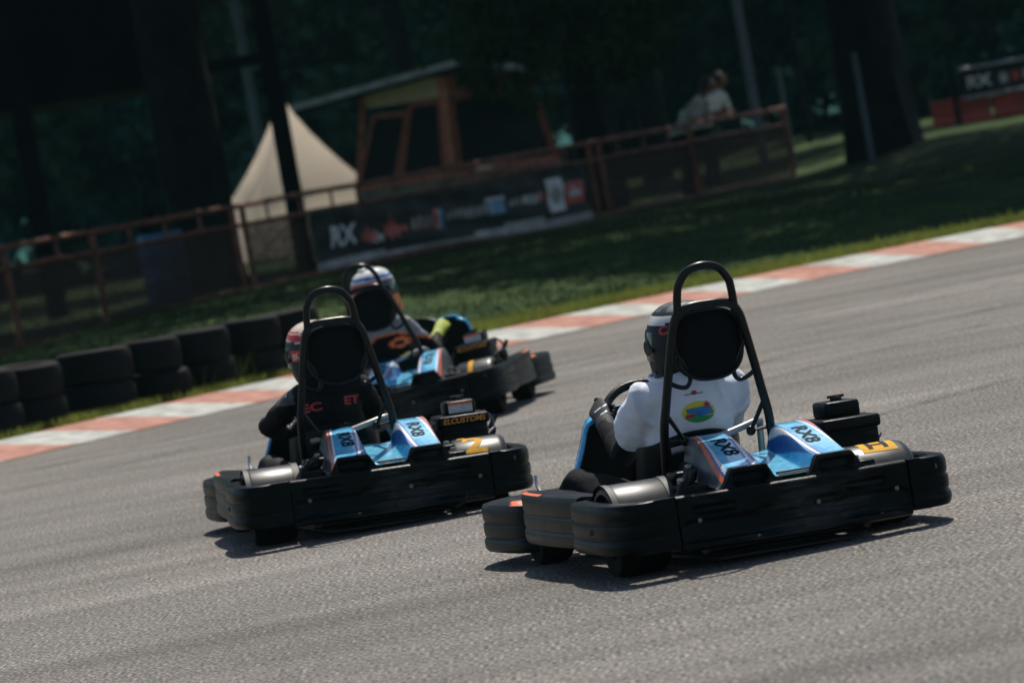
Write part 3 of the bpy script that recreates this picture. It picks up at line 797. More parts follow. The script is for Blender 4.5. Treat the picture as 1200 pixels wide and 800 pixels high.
            decal('number', text_mesh('2', .20, bold=.03), M['yellow'], g, frame((.43,-.70,.30), (1,0,0), (0,.5,.86)), gt, cast=(0,-.45,1))
            decal('number_dash', shape_mesh(rect(.035, .03)), M['yellow'], g, frame((.385,-.63,.33), (1,0,0), (0,.9,.3)), gt, cast=(0,-.1,1))
        else:
            decal('number', shape_mesh([(-.012,-.11),(.018,-.11),(.018,.11),(-.012,.11)]), M['yellow'], g, frame((.425,-.70,.30), (1,0,0), (0,.5,.86)), gt, cast=(0,-.45,1))
    # hoses and leads round the engine
    for pts, m_, r_ in (([(.30,-.55,.33),(.27,-.60,.37),(.24,-.52,.36),(.28,-.40,.33)], 'dark', .007), ([(.33,-.30,.36),(.22,-.24,.30),(.10,-.15,.22)], 'red', .0055), ([(.36,-.28,.40),(.30,-.12,.30),(.34,.10,.15)], 'navy', .0055), ([(.52,-.46,.33),(.57,-.40,.36),(.56,-.30,.30),(.50,-.25,.24)], 'dark', .008), ([(.54,-.34,.44),(.575,-.33,.40),(.57,-.36,.33)], 'dimsteel', .006)):
        b = MB(); b.tube(catmull(pts, 6), r_, 8); b.build('hose', M[m_], k)
    b = MB(); b.rbox((.56,-.30,.33), (.05,.04,.05), .01); b.tube([(.56,-.30,.35),(.60,-.29,.41)], .012, 8); b.build('fuel_cock', M['dark'], k)
    for ch in [o for o in C.objects if o.parent == k]:
        if not ch.name.startswith('wheel') or ch.name.startswith('wheel_guard'): ch.location.z -= .035
    return k

POSE = [(.588, 16.88, R(15.2), R(2.0)), (-.81, 21.22, R(8.5), R(2.2)), (-.535, 28.3, R(-11), R(-4))]
make_kart('black and blue racing kart nearest the camera, driven by the man in a white T-shirt', *POSE[0][:3], POSE[0][3], 'plate', hs=-.02)
make_kart('black and blue racing kart with a yellow 2 on its wheel guard, on the left', *POSE[1][:3], POSE[1][3], '2', sc=1.045, hs=-.025)
make_kart('farthest racing kart, turning right beside the kerb ahead of the others', *POSE[2][:3], POSE[2][3], 'bar', hs=-.03, fh=.49, fo=.09)

# ================================================================== DRIVERS (built in the coordinates of the kart they sit in)
def helmet(parent, pos, yaw, tilt, fn, mats):
    prof = [(.140,.0,.0,.0),(.138,.030,.035,.035),(.130,.060,.072,.070),(.112,.088,.105,.102),(.085,.108,.126,.124),(.050,.121,.140,.138),(.010,.127,.147,.144),
            (-.030,.127,.150,.140),(-.065,.122,.154,.126),(-.095,.114,.158,.108),(-.118,.104,.156,.092),(-.130,.092,.146,.082),(-.132,.080,.128,.072)]
    rows = []
    P = catmull([Vector(p[:3]) for p in prof], 4); Q = [c[0] for c in catmull([Vector((p[3],0,0)) for p in prof], 4)]
    for i, p in enumerate(P):
        z, a, yf = p; yb = Q[i]; row = []
        for j in range(72):
            q = 2*math.pi*j/72; c, s = math.cos(q), math.sin(q)
            yy = (yf if s > 0 else yb)*s
            xx = a*c*(1-.10*max(0, s)**2)
            zz = z-(.035*(yy/.15) if z < -.02 else 0)*sstep(-.02, -.10, z) if z < -.02 else z
            row.append(Vector((xx, yy, zz)))
        rows.append(row)
    b = MB(); b.grid(rows, True, True)
    h = b.build('helmet', mats[0], parent); h.matrix_local = Matrix.Translation(pos) @ Euler((tilt[0], tilt[1], yaw)).to_matrix().to_4x4()
    paint(h, fn, mats)
    # visor shield: a patch a few mm outside the shell, with pivots
    t = bvh(h); rows = []
    for i in range(9):
        z = -.045+.10*i/8; row = []
        for j in range(33):
            q = R(90-100+200*j/32); d = Vector((math.cos(q), math.sin(q), 0)); hit = t.ray_cast(Vector((0,0,z))+d*.3, -d)[0]
            row.append(hit+d*(.004-.0045*(abs(j-16)/16)**8) if hit else Vector((0,0,z)))
        rows.append(row)
    b = MB(); b.grid(rows); b.build('visor', M['visor'], h)
    for s in (-1, 1):
        b = MB(); b.cyl((s*.125,.02,.0), (s,0,0), .026, .012, 18); b.rbox((s*.130,-.005,-.005), (.012,.05,.016), .005); b.build('visor_pivot', M['hel_dark'], h)
    b = MB(); b.tube(catmull([(-.10,-.05,-.130),(-.06,-.085,-.128),(0,-.098,-.127),(.06,-.085,-.128),(.10,-.05,-.130)], 4), .006, 8); b.build('neck_trim', M['dark'], h)
    return h, t

def gloved_hand(parent, grip, tang, outw, nrm, wrist, m, back=None):
    """hand closed round a rim: grip = rim centre, tang = along the rim, outw = away from the wheel hub, nrm = towards the driver"""
    g, t, o, n = Vector(grip), Vector(tang).normalized(), Vector(outw).normalized(), Vector(nrm).normalized(); w = Vector(wrist)
    b = MB(); palm = g+o*.030+n*.026
    for k, (off_, ln) in enumerate(((.033,.92),(.011,1.0),(-.011,.96),(-.032,.80))):
        pts = []
        for a_, rr in ((8,.040),(-42,.037),(-95,.034),(-150,.032),(-195,.031)):
            a = R(a_*(ln if a_ < 0 else 1)); pts.append(g+t*off_*(1-.05*abs(a_)/100)+(o*math.cos(a)+n*math.sin(a))*rr)
        b.limb(pts, [.0115,.0110,.0102,.0095,.0085], side=t, n=10)
    kn = [g+t*off_+(o*math.cos(R(8))+n*math.sin(R(8)))*.040 for off_ in (.033,-.032)]
    mid = (kn[0]+kn[1])/2; d = (w-mid)
    b.limb([mid, mid+d*.35+n*.010, mid+d*.75+n*.008, w], [(.043,.014),(.042,.019),(.034,.021),(.030,.026)], side=t, n=14)
    th = mid+d*.45+t*.030
    b.limb([th, th+t*.022-o*.020+n*.004, g+t*.045+n*.032, g+t*.040-o*.024+n*.024], [.016,.0145,.0125,.0100], side=n, n=10)
    me = voxel(b, 'glove', .0035, 2); gl = link('glove', me, parent); me.materials.clear(); me.materials.append(m)
    cu = MB(); cu.limb([mid+d*.78, mid+d*1.0, mid+d*1.28], [(.037,.031),(.036,.031),(.040,.036)], side=t, n=16); cu.build('glove_cuff', m, gl)
    return gl, [g+t*o_+n*.05+o*.03 for o_ in (.02,)]

def glove_print(gl, g):
    t = bvh(gl)
    for dx, dz in ((-.02,.0),(.012,.012),(.0,-.022)):
        decal('glove_mark', shape_mesh(rect(.030,.007)), M['white'], gl, frame(g[0]+g[2]*.04+Vector((dx,-.1,dz)), (.9,0,.4), (-.4,0,.9)), t, cast=(-.25,-1,.25), reach=.3)

def shoe(parent, ankle, toe, up, m):
    a, t = Vector(ankle), Vector(toe); b = MB(); d = t-a; u = Vector(up).normalized(); side = d.cross(u)
    b.limb([a-d*.22-u*.045, a+d*.15-u*.038, a+d*.55-u*.030, a+d*.88-u*.026, t-u*.026], [(.034,.036),(.037,.045),(.044,.034),(.045,.026),(.034,.020)], side=side, n=14)
    b.limb([a+u*.045, a-u*.02], [(.042,.046),(.040,.048)], side=side, n=14)
    me = voxel(b, 'shoe', .006, 2); o = link('shoe', me, parent); me.materials.clear(); me.materials.append(m); return o

WC, WA, WB, WN = Vector((-.065,.33,.510)), Vector((1,0,0)), Vector((0,.60,.80)), Vector((0,-.80,.60))
def rim_pt(deg): 
    q = R(deg); return WC+WA*math.cos(q)*.165+WB*math.sin(q)*.150, (-WA*math.sin(q)*.165+WB*math.cos(q)*.150).normalized(), (WA*math.cos(q)+WB*math.sin(q)).normalized()

def driver(label, pose, lean, head, head_yaw, head_tilt, hel_fn, hel_mats, body_fn, body_mats, elbowL, elbowR, gripL, gripR, kneeL, kneeR, glove, wr=.004, sh_drop=0.0, rise=0.0, binf=0.0):
    p = thing('person', label, 'person', (pose[0], pose[1], 0), (0, pose[3], pose[2]), 'drivers sitting in the karts'); p.location.z = -.030
    lx, ly = lean
    hip = Vector((-.115,-.15,.20)); low = Vector((-.11+.2*lx,-.215+.2*ly,.32+.2*rise)); mid = Vector((-.105+.5*lx,-.275+.5*ly,.445+.5*rise)); up = Vector((-.10+.85*lx,-.305+.85*ly,.56+.85*rise)); nk = Vector((-.10+lx,-.305+ly,.645+rise))
    shL = up+Vector((-.156,.0,.025-sh_drop)); shR = up+Vector((.156,.0,.025+sh_drop))
    hd = Vector(head)
    def body(inf=0.0, part='all'):
        b = MB()
        i_ = inf
        b.limb([hip-Vector((0,0,.07)), hip, low, mid, up, up+Vector((0,0,.06))], [(.150+i_,.125+i_),(.158+i_,.132+i_),(.142+i_,.120+i_),(.150+i_,.122+i_),(.150+i_,.110+i_),(.095+i_,.085+i_)], n=22)
        b.limb([shL+Vector((.03,0,.01)), up+Vector((0,0,.045)), shR+Vector((-.03,0,.01))], [(.060+i_,.060+i_),(.075+i_,.070+i_),(.060+i_,.060+i_)], side=(0,1,0), n=16)
        for sh, el, wr_ in ((shL, elbowL, None),(shR, elbowR, None)):
            el = Vector(el)
            if part == 'shirt':
                b.limb([sh+(up-sh)*.35, sh, sh.lerp(el, .25), sh.lerp(el, .50)], [.080+i_,.078+i_,.069+i_,.073+i_])
        if part == 'shirt': return b
        b.limb([up+Vector((0,0,.03)), nk+Vector((0,.01,.02)), nk.lerp(hd, .6)], [.070,.057,.055])
        b.ell(hd+Vector((0,.01,.0)), (.075,.092,.108))
        for sh, el, gr in ((shL, elbowL, gripL),(shR, elbowR, gripR)):
            el = Vector(el); wrs = gr[3]
            b.limb([sh+(up-sh)*.3, sh, sh.lerp(el, .5), el, el.lerp(wrs, .35), wrs], [.044,.054,.052,.048,.046,.032])
        for sx, kn, an in ((-1, kneeL[0], kneeL[1]),(1, kneeR[0], kneeR[1])):
            kn, an = Vector(kn), Vector(an); hp = hip+Vector((sx*.09,.03,-.03))
            b.limb([hp, hp.lerp(kn, .5), kn, kn.lerp(an, .3), kn.lerp(an, .7), an], [.090,.080,.064,.062,.050,.040])
        return b
    grips = []
    for g in (gripL, gripR): pass
    bo = voxel(body(binf), 'body', .011, 3); wrinkle(bo, wr, 9, (1,1,1.6), seed=abs(hash(label)) % 7)
    o = link('body', bo, p); paint(o, body_fn, body_mats)
    for g in (gripL, gripR):
        gl = gloved_hand(p, g[0], g[1], g[2], WN, g[3], glove)[0]
        if glove is M['glove']: glove_print(gl, g)
    for kn in (kneeL, kneeR): shoe(p, kn[1], kn[2], kn[3], M['dark'])
    h, ht = helmet(p, hd, head_yaw, head_tilt, hel_fn, hel_mats)
    return p, o, h, ht, body, (hip, low, mid, up, nk)

def grip(deg, wrist, flip=1):
    q = rim_pt(deg); return (q[0], q[1]*flip, q[2], Vector(wrist))

LEG_L = ((-.370,.36,.290), (-.345,.66,.150), (-.365,.80,.225), (-.2,-.55,.8))
LEG_R = ((.06,.36,.33), (-.0,.68,.15), (.0,.82,.235), (0,-.55,.8))

# --- nearest driver: white T-shirt over black sleeves, matte dark helmet
def hf1(c, n):
    if c.z > .116: return 2 if noise.noise(Vector((c.x*38, c.y*30, c.z*20))) > .25 else 0
    if c.z > .108: return 0
    if c.z > .088-.10*max(0, abs(c.x)-.03)*1.2 and c.y < .07 and abs(c.x) < .12: return 1
    if c.y > .05 and -.10 < c.z < -.06: return 2
    return 0
neck = lambda c: False
def bf1(c, n):
    if c.z > .635 and abs(c.x+.08) < .09: return 1
    if c.z < .33 and c.y > -.08: return 2
    return 0
p1, b1, h1, t1, body1, J1 = driver('driver in a white T-shirt with a round colourful print and a matte dark helmet', POSE[0], (.0,.0), (-.075,-.262,.785), R(6), (R(4), R(-3)), hf1,
    [M['hel_dark'], M['hel_white'], M['ggrey']], bf1, [M['cloth'], M['skin'], M['cloth']],
    (-.285,-.01,.400), (.075,.02,.41), grip(158, (-.262,.235,.500)), grip(20, (.105,.215,.505), -1), LEG_L, LEG_R, M['glove'], binf=-.045)
HS = 1.06; h1.scale = (HS, HS, HS)
sh = voxel(body1(.009, 'shirt'), 't_shirt', .010, 4)
bm = bmesh.new(); bm.from_mesh(sh); bmesh.ops.delete(bm, geom=[v for v in bm.verts if v.co.z < .17], context='VERTS'); bm.to_mesh(sh); bm.free()
wrinkle(sh, .009, 5.0, (1.2,1,.8), seed=3); wrinkle(sh, .0035, 13, (.7,1,1.5), seed=5)
so1 = link('t_shirt', sh, p1); sh.materials.clear(); sh.materials.append(M['shirt']); ts = bvh(so1)
b = MB(); b.tube(catmull([Vector((-.16+.072*math.cos(q), -.30+.064*math.sin(q), .672+.014*math.sin(q))) for q in [2*math.pi*i/10 for i in range(10)]], 3, True), .008, 8, closed=True); b.build('shirt_collar', M['shirt'], so1)
PX, PZ = -.105, .535
def on_back(x, z, rot=0.0): return frame((x, -.5, z), (math.cos(rot),0,math.sin(rot)), (-math.sin(rot),0,math.cos(rot)))
E3 = []
decal('shirt_print', shape_mesh(oval(.062, .038)), M['ylw'], so1, on_back(PX, PZ), ts, cast=(0,-1,0), reach=.4)
decal('print_green', shape_mesh(oval(.0615, .0375, 20, R(200), R(340))), M['green'], so1, on_back(PX, PZ), ts, off=.0026, cast=(0,-1,0), reach=.4)
decal('print_blue_band', shape_mesh([(-.045,-.002),(.050,.000),(.048,.016),(.015,.019),(-.046,.015)]), M['lblue'], so1, on_back(PX, PZ), ts, off=.0034, cast=(0,-1,0), reach=.4)
decal('print_lower_band', shape_mesh([(-.018,-.016),(.054,-.012),(.052,.001),(-.018,-.002)]), M['lblue'], so1, on_back(PX, PZ), ts, off=.0034, cast=(0,-1,0), reach=.4)
decal('print_red_band', shape_mesh([(-.050,-.018),(-.019,-.016),(-.019,-.003),(-.050,-.005)]), M['red'], so1, on_back(PX, PZ), ts, off=.0034, cast=(0,-1,0), reach=.4)
decal('print_star', shape_mesh([((.016 if i % 2 == 0 else .008)*math.cos(R(90+36*i)), (.016 if i % 2 == 0 else .008)*math.sin(R(90+36*i))) for i in range(10)]), M['red'], so1, on_back(PX+.034, PZ+.022), ts, off=.0042, cast=(0,-1,0), reach=.4)
decal('neck_emblem', shape_mesh(oval(.011, .008, 14)), M['red'], so1, on_back(PX-.005, PZ+.070), ts, cast=(0,-1,0), reach=.4)
decal('neck_line', shape_mesh(rect(.070, .0035)), M['ggrey'], so1, on_back(PX-.005, PZ+.066), ts, off=.0008, cast=(0,-1,0), reach=.4)
def on_helmet(h, t, me, m, name, x, z, rot=0, az=-90, off=.0012):
    a = R(az); d = Vector((math.cos(a), math.sin(a), 0)); rt = Vector((-d.y, d.x, 0))
    Mx = frame(d*.2+rt*x+Vector((0,0,z)), rt*math.cos(rot)+Vector((0,0,math.sin(rot))), Vector((0,0,1)))
    decal(name, me, m, h, Mx, t, off=off, reach=.2, cast=d+Vector((0,0,.35 if z > .06 else 0)))
on_helmet(h1, t1, text_mesh('CAB', .044, bold=.05, sx=1.15), M['red'], 'lettering', .0, .088, az=-90-40)
on_helmet(h1, t1, shape_mesh(rect(.030, .026)), M['dark'], 'vent', -.0, .012, az=-113); on_helmet(h1, t1, shape_mesh(rect(.026, .005)), M['label'], 'vent_mark', .0, .027, off=.002, az=-113)
for s_ in (-1, 1):
    b = MB(); b.rbox((s_*.05,-.118,-.075), (.055,.02,.03), .008); b.build('rear_vent', M['visor'], h1)

# --- left driver: black race suit
def hf2(c, n):
    y = c.z-.35*abs(c.x)*0; a = math.atan2(c.x, -c.y)
    k = c.z+.05*math.cos(a*1.0)*0-.20*max(0, abs(c.x)-.05)
    if k > .112: return 2
    if k > .106: return 3
    if k > .098: return 2
    if k > .070: return 3
    if k > .063: return 2
    if -.012 < c.z < .040 and -1.30 < a < -.75: return 3
    return 0
def bf2(c, n):
    if c.z > .64 and abs(c.x+.17) < .085: return 0
    if c.x < -.285 and c.z > .60 and c.y < -.25: return 1
    if .28 < c.z < .42 and c.y < -.2 and (-.25 < c.x < -.19): return 2
    if c.x > .08 and .36 < c.z < .47 and c.y > -.33: return 2
    return 0
p2, b2, h2, t2, body2, J2 = driver('driver in a black race suit with red letters, left elbow sticking out', POSE[1], (-.035,.01), (-.155,-.262,.825), R(10), (R(6), R(-9)), hf2,
    [M['hel_teal'], M['hel_white'], M['hel_cream'], M['hel_red']], bf2, [M['suit'], M['dgrey'], M['sgrey']],
    (-.395,-.12,.505), (.13,-.02,.45), grip(180, (-.315,.20,.475)), grip(10, (.10,.20,.500), -1), LEG_L, LEG_R, M['glove'], wr=.006, sh_drop=.015, rise=.05)
tb = bvh(b2)
decal('suit_lettering', text_mesh('EC', .052, bold=.03, sx=1.5), M['red'], b2, on_back(-.215, .575, R(4)), tb, cast=(0,-1,0), reach=.4)
decal('suit_lettering', text_mesh('ET', .052, bold=.03, sx=1.3), M['red'], b2, on_back(-.03, .585, R(-2)), tb, cast=(0,-1,0), reach=.4)
on_helmet(h2, t2, text_mesh('EK', .036, bold=.03), M['hel_white'], 'lettering', .0, .012, R(10), az=-90-58)

# --- farthest driver: white, blue and red helmet, grey and black suit
def hf3(c, n):
    k = c.z+.25*c.y*.3
    if k > .092: return 0
    if k > .074: return 1
    if k > .062: return 0
    if k > .0: return 2
    if k > -.012: return 5
    return 3 if noise.noise(Vector((c.x*18, c.y*18, c.z*18))) > -.05 else 2
def bf3(c, n):
    d = c.z-(.60-.55*max(0, abs(c.x+.09)-.06))
    if c.z > .52 and d > .015 and c.y < .0: return 1
    if c.z > .40 and 0 < d <= .015 and c.y < .0: return 2
    if c.y < -.2 and ((c.x+.03)/.062)**2+((c.z-.545)/.030)**2 < 1: return 0 if abs(c.x+.03) < .022 and abs(c.z-.545) < .009 else 2
    if c.y < -.2 and ((c.x+.0)/.075)**2+((c.z-.43)/.045)**2 < 1: return 3
    return 0
p3, b3, h3, t3, body3, J3 = driver('driver in a grey and black suit with white, blue and red helmet, looking right', POSE[2], (-.055,.0), (-.135,-.25,.885), R(-48), (R(3), R(4)), hf3,
    [M['hel_white'], M['hel_blue'], M['hel_red'], M['hel_orange'], M['hel_teal'], M['hel_white']], bf3, [M['suit'], M['sgrey'], M['orange'], M['ylw']],
    (-.35,-.06,.40), (.10,-.04,.43), grip(170, (-.295,.22,.485)), grip(28, (.08,.20,.515), -1), LEG_L, LEG_R, M['gloveg'], wr=.005, rise=.075)
b = MB(); b.rbox((.0,-.02,.140), (.05,.09,.014), .006); b.build('top_vent', M['hel_white'], h3)

# ================================================================== BACKGROUND
# ---- stacks of old car tyres along the kerb
def tyre_mesh(r, h, seed):
    rnd = random.Random(seed); b = MB(); n = 44; rows = []
    prof = [(.60,-.46),(.70,-.50),(.86,-.49),(.95,-.42),(.985,-.30),(1.0,-.16),(.985,-.145),(1.0,-.13),(1.0,.13),(.985,.145),(1.0,.16),(.985,.30),(.95,.42),(.86,.49),(.70,.50),(.60,.46)]
    for p, z in prof: rows.append([Vector((math.cos(q)*r*p*(1+.015*noise.noise(Vector((math.cos(q)*2, math.sin(q)*2, seed)))), math.sin(q)*r*p, z*h)) for q in [2*math.pi*i/n for i in range(n)]])
    rows.append(rows[0]); b.grid(rows, True); return b.mesh('tyre', M['rubber'])
TY = [tyre_mesh(.285, .215, i) for i in range(3)]
ST = [(27,510,.30), (97,500,.325), (172,481,.265), (228,469,.28), (289,456,.27), (340,440,.29), (-22,520,.28)]
WORDS = ['of the first stack right of the cut-off one at the left edge', 'of the widest stack', 'of the narrow stack just right of the widest one', 'of the stack in the middle of the tyre row', 'of the last full stack before the left kart driver', 'of the stack half hidden behind the left kart driver', 'of the stack cut off by the left picture edge']
for i, (px, py, r) in enumerate(ST):
    g = gz(px, py, .1)
    y = g.y+r
    while bank_d(g.x, y) < r+.02: y += .02
    zb = bz(g.x, y)-.01
    for k in range(2):
        o = link('tyre', TY[(i+k) % 3], None)
        o.location = (g.x+random.uniform(-.025,.025), y+random.uniform(-.02,.02), zb+.128+k*.258); o.rotation_euler = (random.uniform(-.05,.05), random.uniform(-.07,.07), random.uniform(0,6))
        o.scale = (r/.285*.93, r/.285*.93, 1.22)
        tag(o, ('top' if k else 'bottom')+' black tyre '+WORDS[i], 'tyre', 'tyres stacked along the kerb')
# weeds between the stacks
def weed_gen(rnd):
    p = gz(rnd.choice((258,318,205,345,135)), 462, .1); x = p.x+rnd.gauss(0, .10); y = p.y+.35+rnd.gauss(0, .22)
    while bank_d(x, y) < .1: y += .1
    return x, y, bz(x, y), rnd.uniform(.08, .34), .012
blades('weeds', M['weed_blade'], 420, weed_gen, 11)

# ---- rusty railing fence with net panels
FA, FB = Vector((-6.9, 51.2, 0)), Vector((4.62, 69.1, 0))
FD = (FB-FA).normalized(); FL = (FB-FA).length; FN = Vector((FD.y, -FD.x, 0))       # FN: towards the track
def fx(px):                       # distance along the fence seen at photo column px
    d = ray(px, 290-.175*px); a = d.x/d.y
    t = (a*FA.y-FA.x)/(FD.x-a*FD.y); return t
def fp(t, z, o=0.0): p = FA+FD*t+FN*o; return Vector((p.x, p.y, z))
fence = thing('railing_fence', 'long rusty brown railing fence with dark net panels along the bank', 'fence', (FA.x, FA.y, .4))
def wl(v): return Vector(v)-Vector((FA.x, FA.y, .4))
posts = [fx(v) for v in (5,108,272,284,420,552,690,702,808,919)]
ZT, ZM, ZB = 1.44, 1.20, .42
def zbot(t): return ZB-.17*(1-sstep(1.5, 7.5, t))
def bar(b, t0, t1, z, r=.03): b.tube([wl(fp(t0+(t1-t0)*i/24, (z if z != ZB else zbot(t0+(t1-t0)*i/24))+.006*math.sin(i*2.1))) for i in range(25)], r, 8)
for z, r in ((ZT,.034),(ZM,.028),(ZB,.030)):
    b = MB(); bar(b, 0, FL, z, r); b.build('rail', M['rail'], fence)
for t in posts:
    b = MB(); b.box(wl(fp(t, (ZT+zbot(t)-.12)/2, -.02)), (.075,.075,ZT-zbot(t)+.14)); b.build('post', M['rail'], fence)
t = .5
while t < FL:
    if min(abs(t-p) for p in posts) > .25:
        b = MB(); b.tube([wl(fp(t, ZM)), wl(fp(t, ZT))], .018, 8); b.build('baluster', M['rail'], fence)
    t += .72
ps = [0]+posts
for a, c in zip(ps[:-1], ps[1:]):
    if c-a < .5: continue
    b = MB(); b.grid([[wl(fp(a+.05+(c-a-.1)*i/6, z, -.045+.012*math.sin(i*1.7+z*4))) for z in (zbot(a+.05+(c-a-.1)*i/6)+.02,.7,.95,ZM-.02)] for i in range(7)]); b.build('net_panel', M['net'], fence)
# ---- sponsor banner tied to the fence
t0, t1 = fx(353), fx(676); BL = t1-t0
bn = thing('fence_banner', 'long dark sponsor banner with white and red logos on the rusty railing', 'banner', tuple(fp(t0, .45)))
o0 = fp(t0, .45)
rows = []
for i in range(61):
    f = i/60; zt = 1.20-.06*math.sin(f*math.pi)+.02*math.sin(f*23); zb = .43+.04*math.sin(f*5)
    rows.append([fp(t0+BL*f, zb+(zt-zb)*j/14, .055+.018*math.sin(f*60+j*.5)*(j/14)**2+.012*math.sin(f*13+j))-o0 for j in range(15)])
b = MB(); b.grid(rows); sheet = b.build('banner_sheet', M['banner'], bn)
def bn_paint(c, n):
    return 1 if c.z < .075+.03*math.sin(c.x*3) else 0
paint(sheet, bn_paint, [M['banner'], M['bgrey']])
sheet.location = (0,0,0)
bt = bvh(sheet)
def on_banner(f, z, me, m, name, off=.006): 
    p = fp(t0+BL*f, .45+z, .1)-o0
    decal(name, me, m, bn, frame(p, FD, (0,0,1)), bt, off=off, cast=FN)
on_banner(.095, .37, text_mesh('RX', .36, bold=.03, sx=1.25, shear=.15), M['bwhite'], 'lettering')
rnd = random.Random(5)
def scrawl(w, h):
    return [(-w/2,-h*.3),(-w*.35,h*.2),(-w*.2,-h*.1),(-w*.05,h*.5),(w*.05,-h*.05),(w*.2,h*.25),(w*.32,-h*.05),(w*.5,h*.1),(w*.42,-h*.4),(w*.1,-h*.25),(-w*.1,-h*.45),(-w*.3,-h*.25)]
on_banner(.185, .33, shape_mesh(scrawl(.40,.26)), M['bred'], 'logo_mark'); on_banner(.21, .29, shape_mesh(scrawl(.30,.20)), M['bwhite'], 'logo_mark', .004)
on_banner(.265, .38, shape_mesh(scrawl(.36,.42)), M['bred'], 'logo_mark'); on_banner(.30, .33, shape_mesh(rect(.30,.07)), M['bred'], 'logo_mark', .008)
def bars(f, z, n, w, h, m, gap=.35):
    for i in range(n):
        on_banner(f+i*w*(1+gap)/BL, z+rnd.uniform(-.01,.01), shape_mesh(rect(w*rnd.uniform(.6,1), h*rnd.uniform(.7,1))), m, 'logo_mark')
bars(.345, .36, 4, .10, .16, M['bgrey']); bars(.345, .29, 4, .10, .04, M['bred'])
on_banner(.425, .36, shape_mesh(rect(.08,.26)), M['orange'], 'logo_mark'); on_banner(.440, .36, shape_mesh(rect(.10,.26)), M['bblue'], 'logo_mark')
bars(.465, .36, 7, .09, .14, M['bgrey']); bars(.555, .36, 4, .11, .15, M['bgrey'])
on_banner(.645, .37, shape_mesh(rect(.42,.20)), M['bblue'], 'logo_mark'); on_banner(.645, .47, shape_mesh(rect(.46,.06)), M['bwhite'], 'logo_mark')
bars(.70, .38, 5, .08, .12, M['bgrey']); bars(.755, .38, 4, .09, .13, M['bwhite']); bars(.805, .38, 4, .09, .12, M['bred'])
on_banner(.872, .37, shape_mesh(rect(.42,.46)), M['bwhite'], 'logo_mark'); on_banner(.875, .37, shape_mesh(oval(.12,.13)), M['bgrey'], 'logo_mark', .009)
on_banner(.945, .36, shape_mesh(rect(.50,.30)), M['bred'], 'logo_mark'); on_banner(.945, .37, shape_mesh(scrawl(.36,.18)), M['bwhite'], 'logo_mark', .009)

# ---- blue drum behind the fence
bp = at(200, 352, 58.3)
b = MB(); prof = [(.05,0),(.27,0),(.285,.02),(.285,.26),(.298,.28),(.298,.30),(.285,.32),(.285,.58),(.298,.60),(.298,.62),(.285,.64),(.285,.86),(.27,.89),(.26,.87),(.02,.87)]
b.lathe((0,0,0), (0,0,1), prof, 36); dr = b.build('drum', M['barrel']); dr.location = (bp.x, 58.3, .385)
tag(dr, 'tall blue plastic drum standing behind the rusty railing', 'drum')
b = MB(); b.cyl((.13,0,.885), (0,0,1), .04, .03, 14); b.build('bung', M['dark'], dr)

# ---- cream tent with a tall peaked canopy
tx = at(352, 250, 82.0); T0 = Vector((tx.x, 82, .40))
tent = thing('peaked_tent', 'cream tent with a tall pointed peak behind the railing', 'tent', tuple(T0), (0,0,R(20)))
rows = []; hw = 1.14
for i in range(15):
    f = i/14; k = 1-f; s_ = hw*(k**1.28)+.02; z = .82+2.0*f**1.05
    row = []
    for (ax, ay), (bx_, by_) in zip(((-1,-1),(1,-1),(1,1),(-1,1)), ((1,-1),(1,1),(-1,1),(-1,-1))):
        for j in range(6): 
            u = j/6; sag = 1-.07*math.sin(math.pi*u)*math.sin(math.pi*min(1, k*1.1)); row.append(Vector(((ax+(bx_-ax)*u)*s_*sag, (ay+(by_-ay)*u)*s_*sag, z)))
    rows.append(row)
b = MB(); b.grid(rows, True); b.build('canopy', M['canvas'], tent)
b = MB(); rows = []
for z in (.84,.6,.3,-.02):
    rows.append([Vector((x*hw*.98+.02*math.sin(8*x+5*y), y*hw*.98, z)) for x, y in [(-1+2*j/8,-1) for j in range(8)]+[(1,-1+2*j/8) for j in range(8)]+[(1-2*j/8,1) for j in range(8)]+[(-1,1-2*j/8) for j in range(8)]])
b.grid(rows, True); b.build('side_wall', M['canvas'], tent)
b = MB(); b.cyl((0,0,2.86), (0,0,1), .025, .14, 8); b.build('finial', M['canvas'], tent)

# ---- timber hut with slanting windows under a pitched sheet roof
HY = 78.0
def hp2(px, py, dy=0.0): return at(px, py, HY+dy)
hc = hp2(520, 215); H0 = Vector((hc.x, HY, .35))
hut = thing('timber_hut', 'reddish timber hut with slanting window frames behind the railing', 'hut', tuple(H0))
def hl_(v): return Vector(v)-H0
def beam(name, p, q, w, m, par, d=None):
    p, q = hl_(p), hl_(q); t = (q-p).normalized(); b = MB(); a = t.cross(Vector((0,1,0))).normalized(); c = t.cross(a)
    d = d or w; rows = [[x+a*(i*w/2)+c*(j*d/2) for i, j in ((-1,-1),(1,-1),(1,1),(-1,1))] for x in (p, q)]
    b.grid(rows, True, True); return b.build(name, m, par, smooth=False)
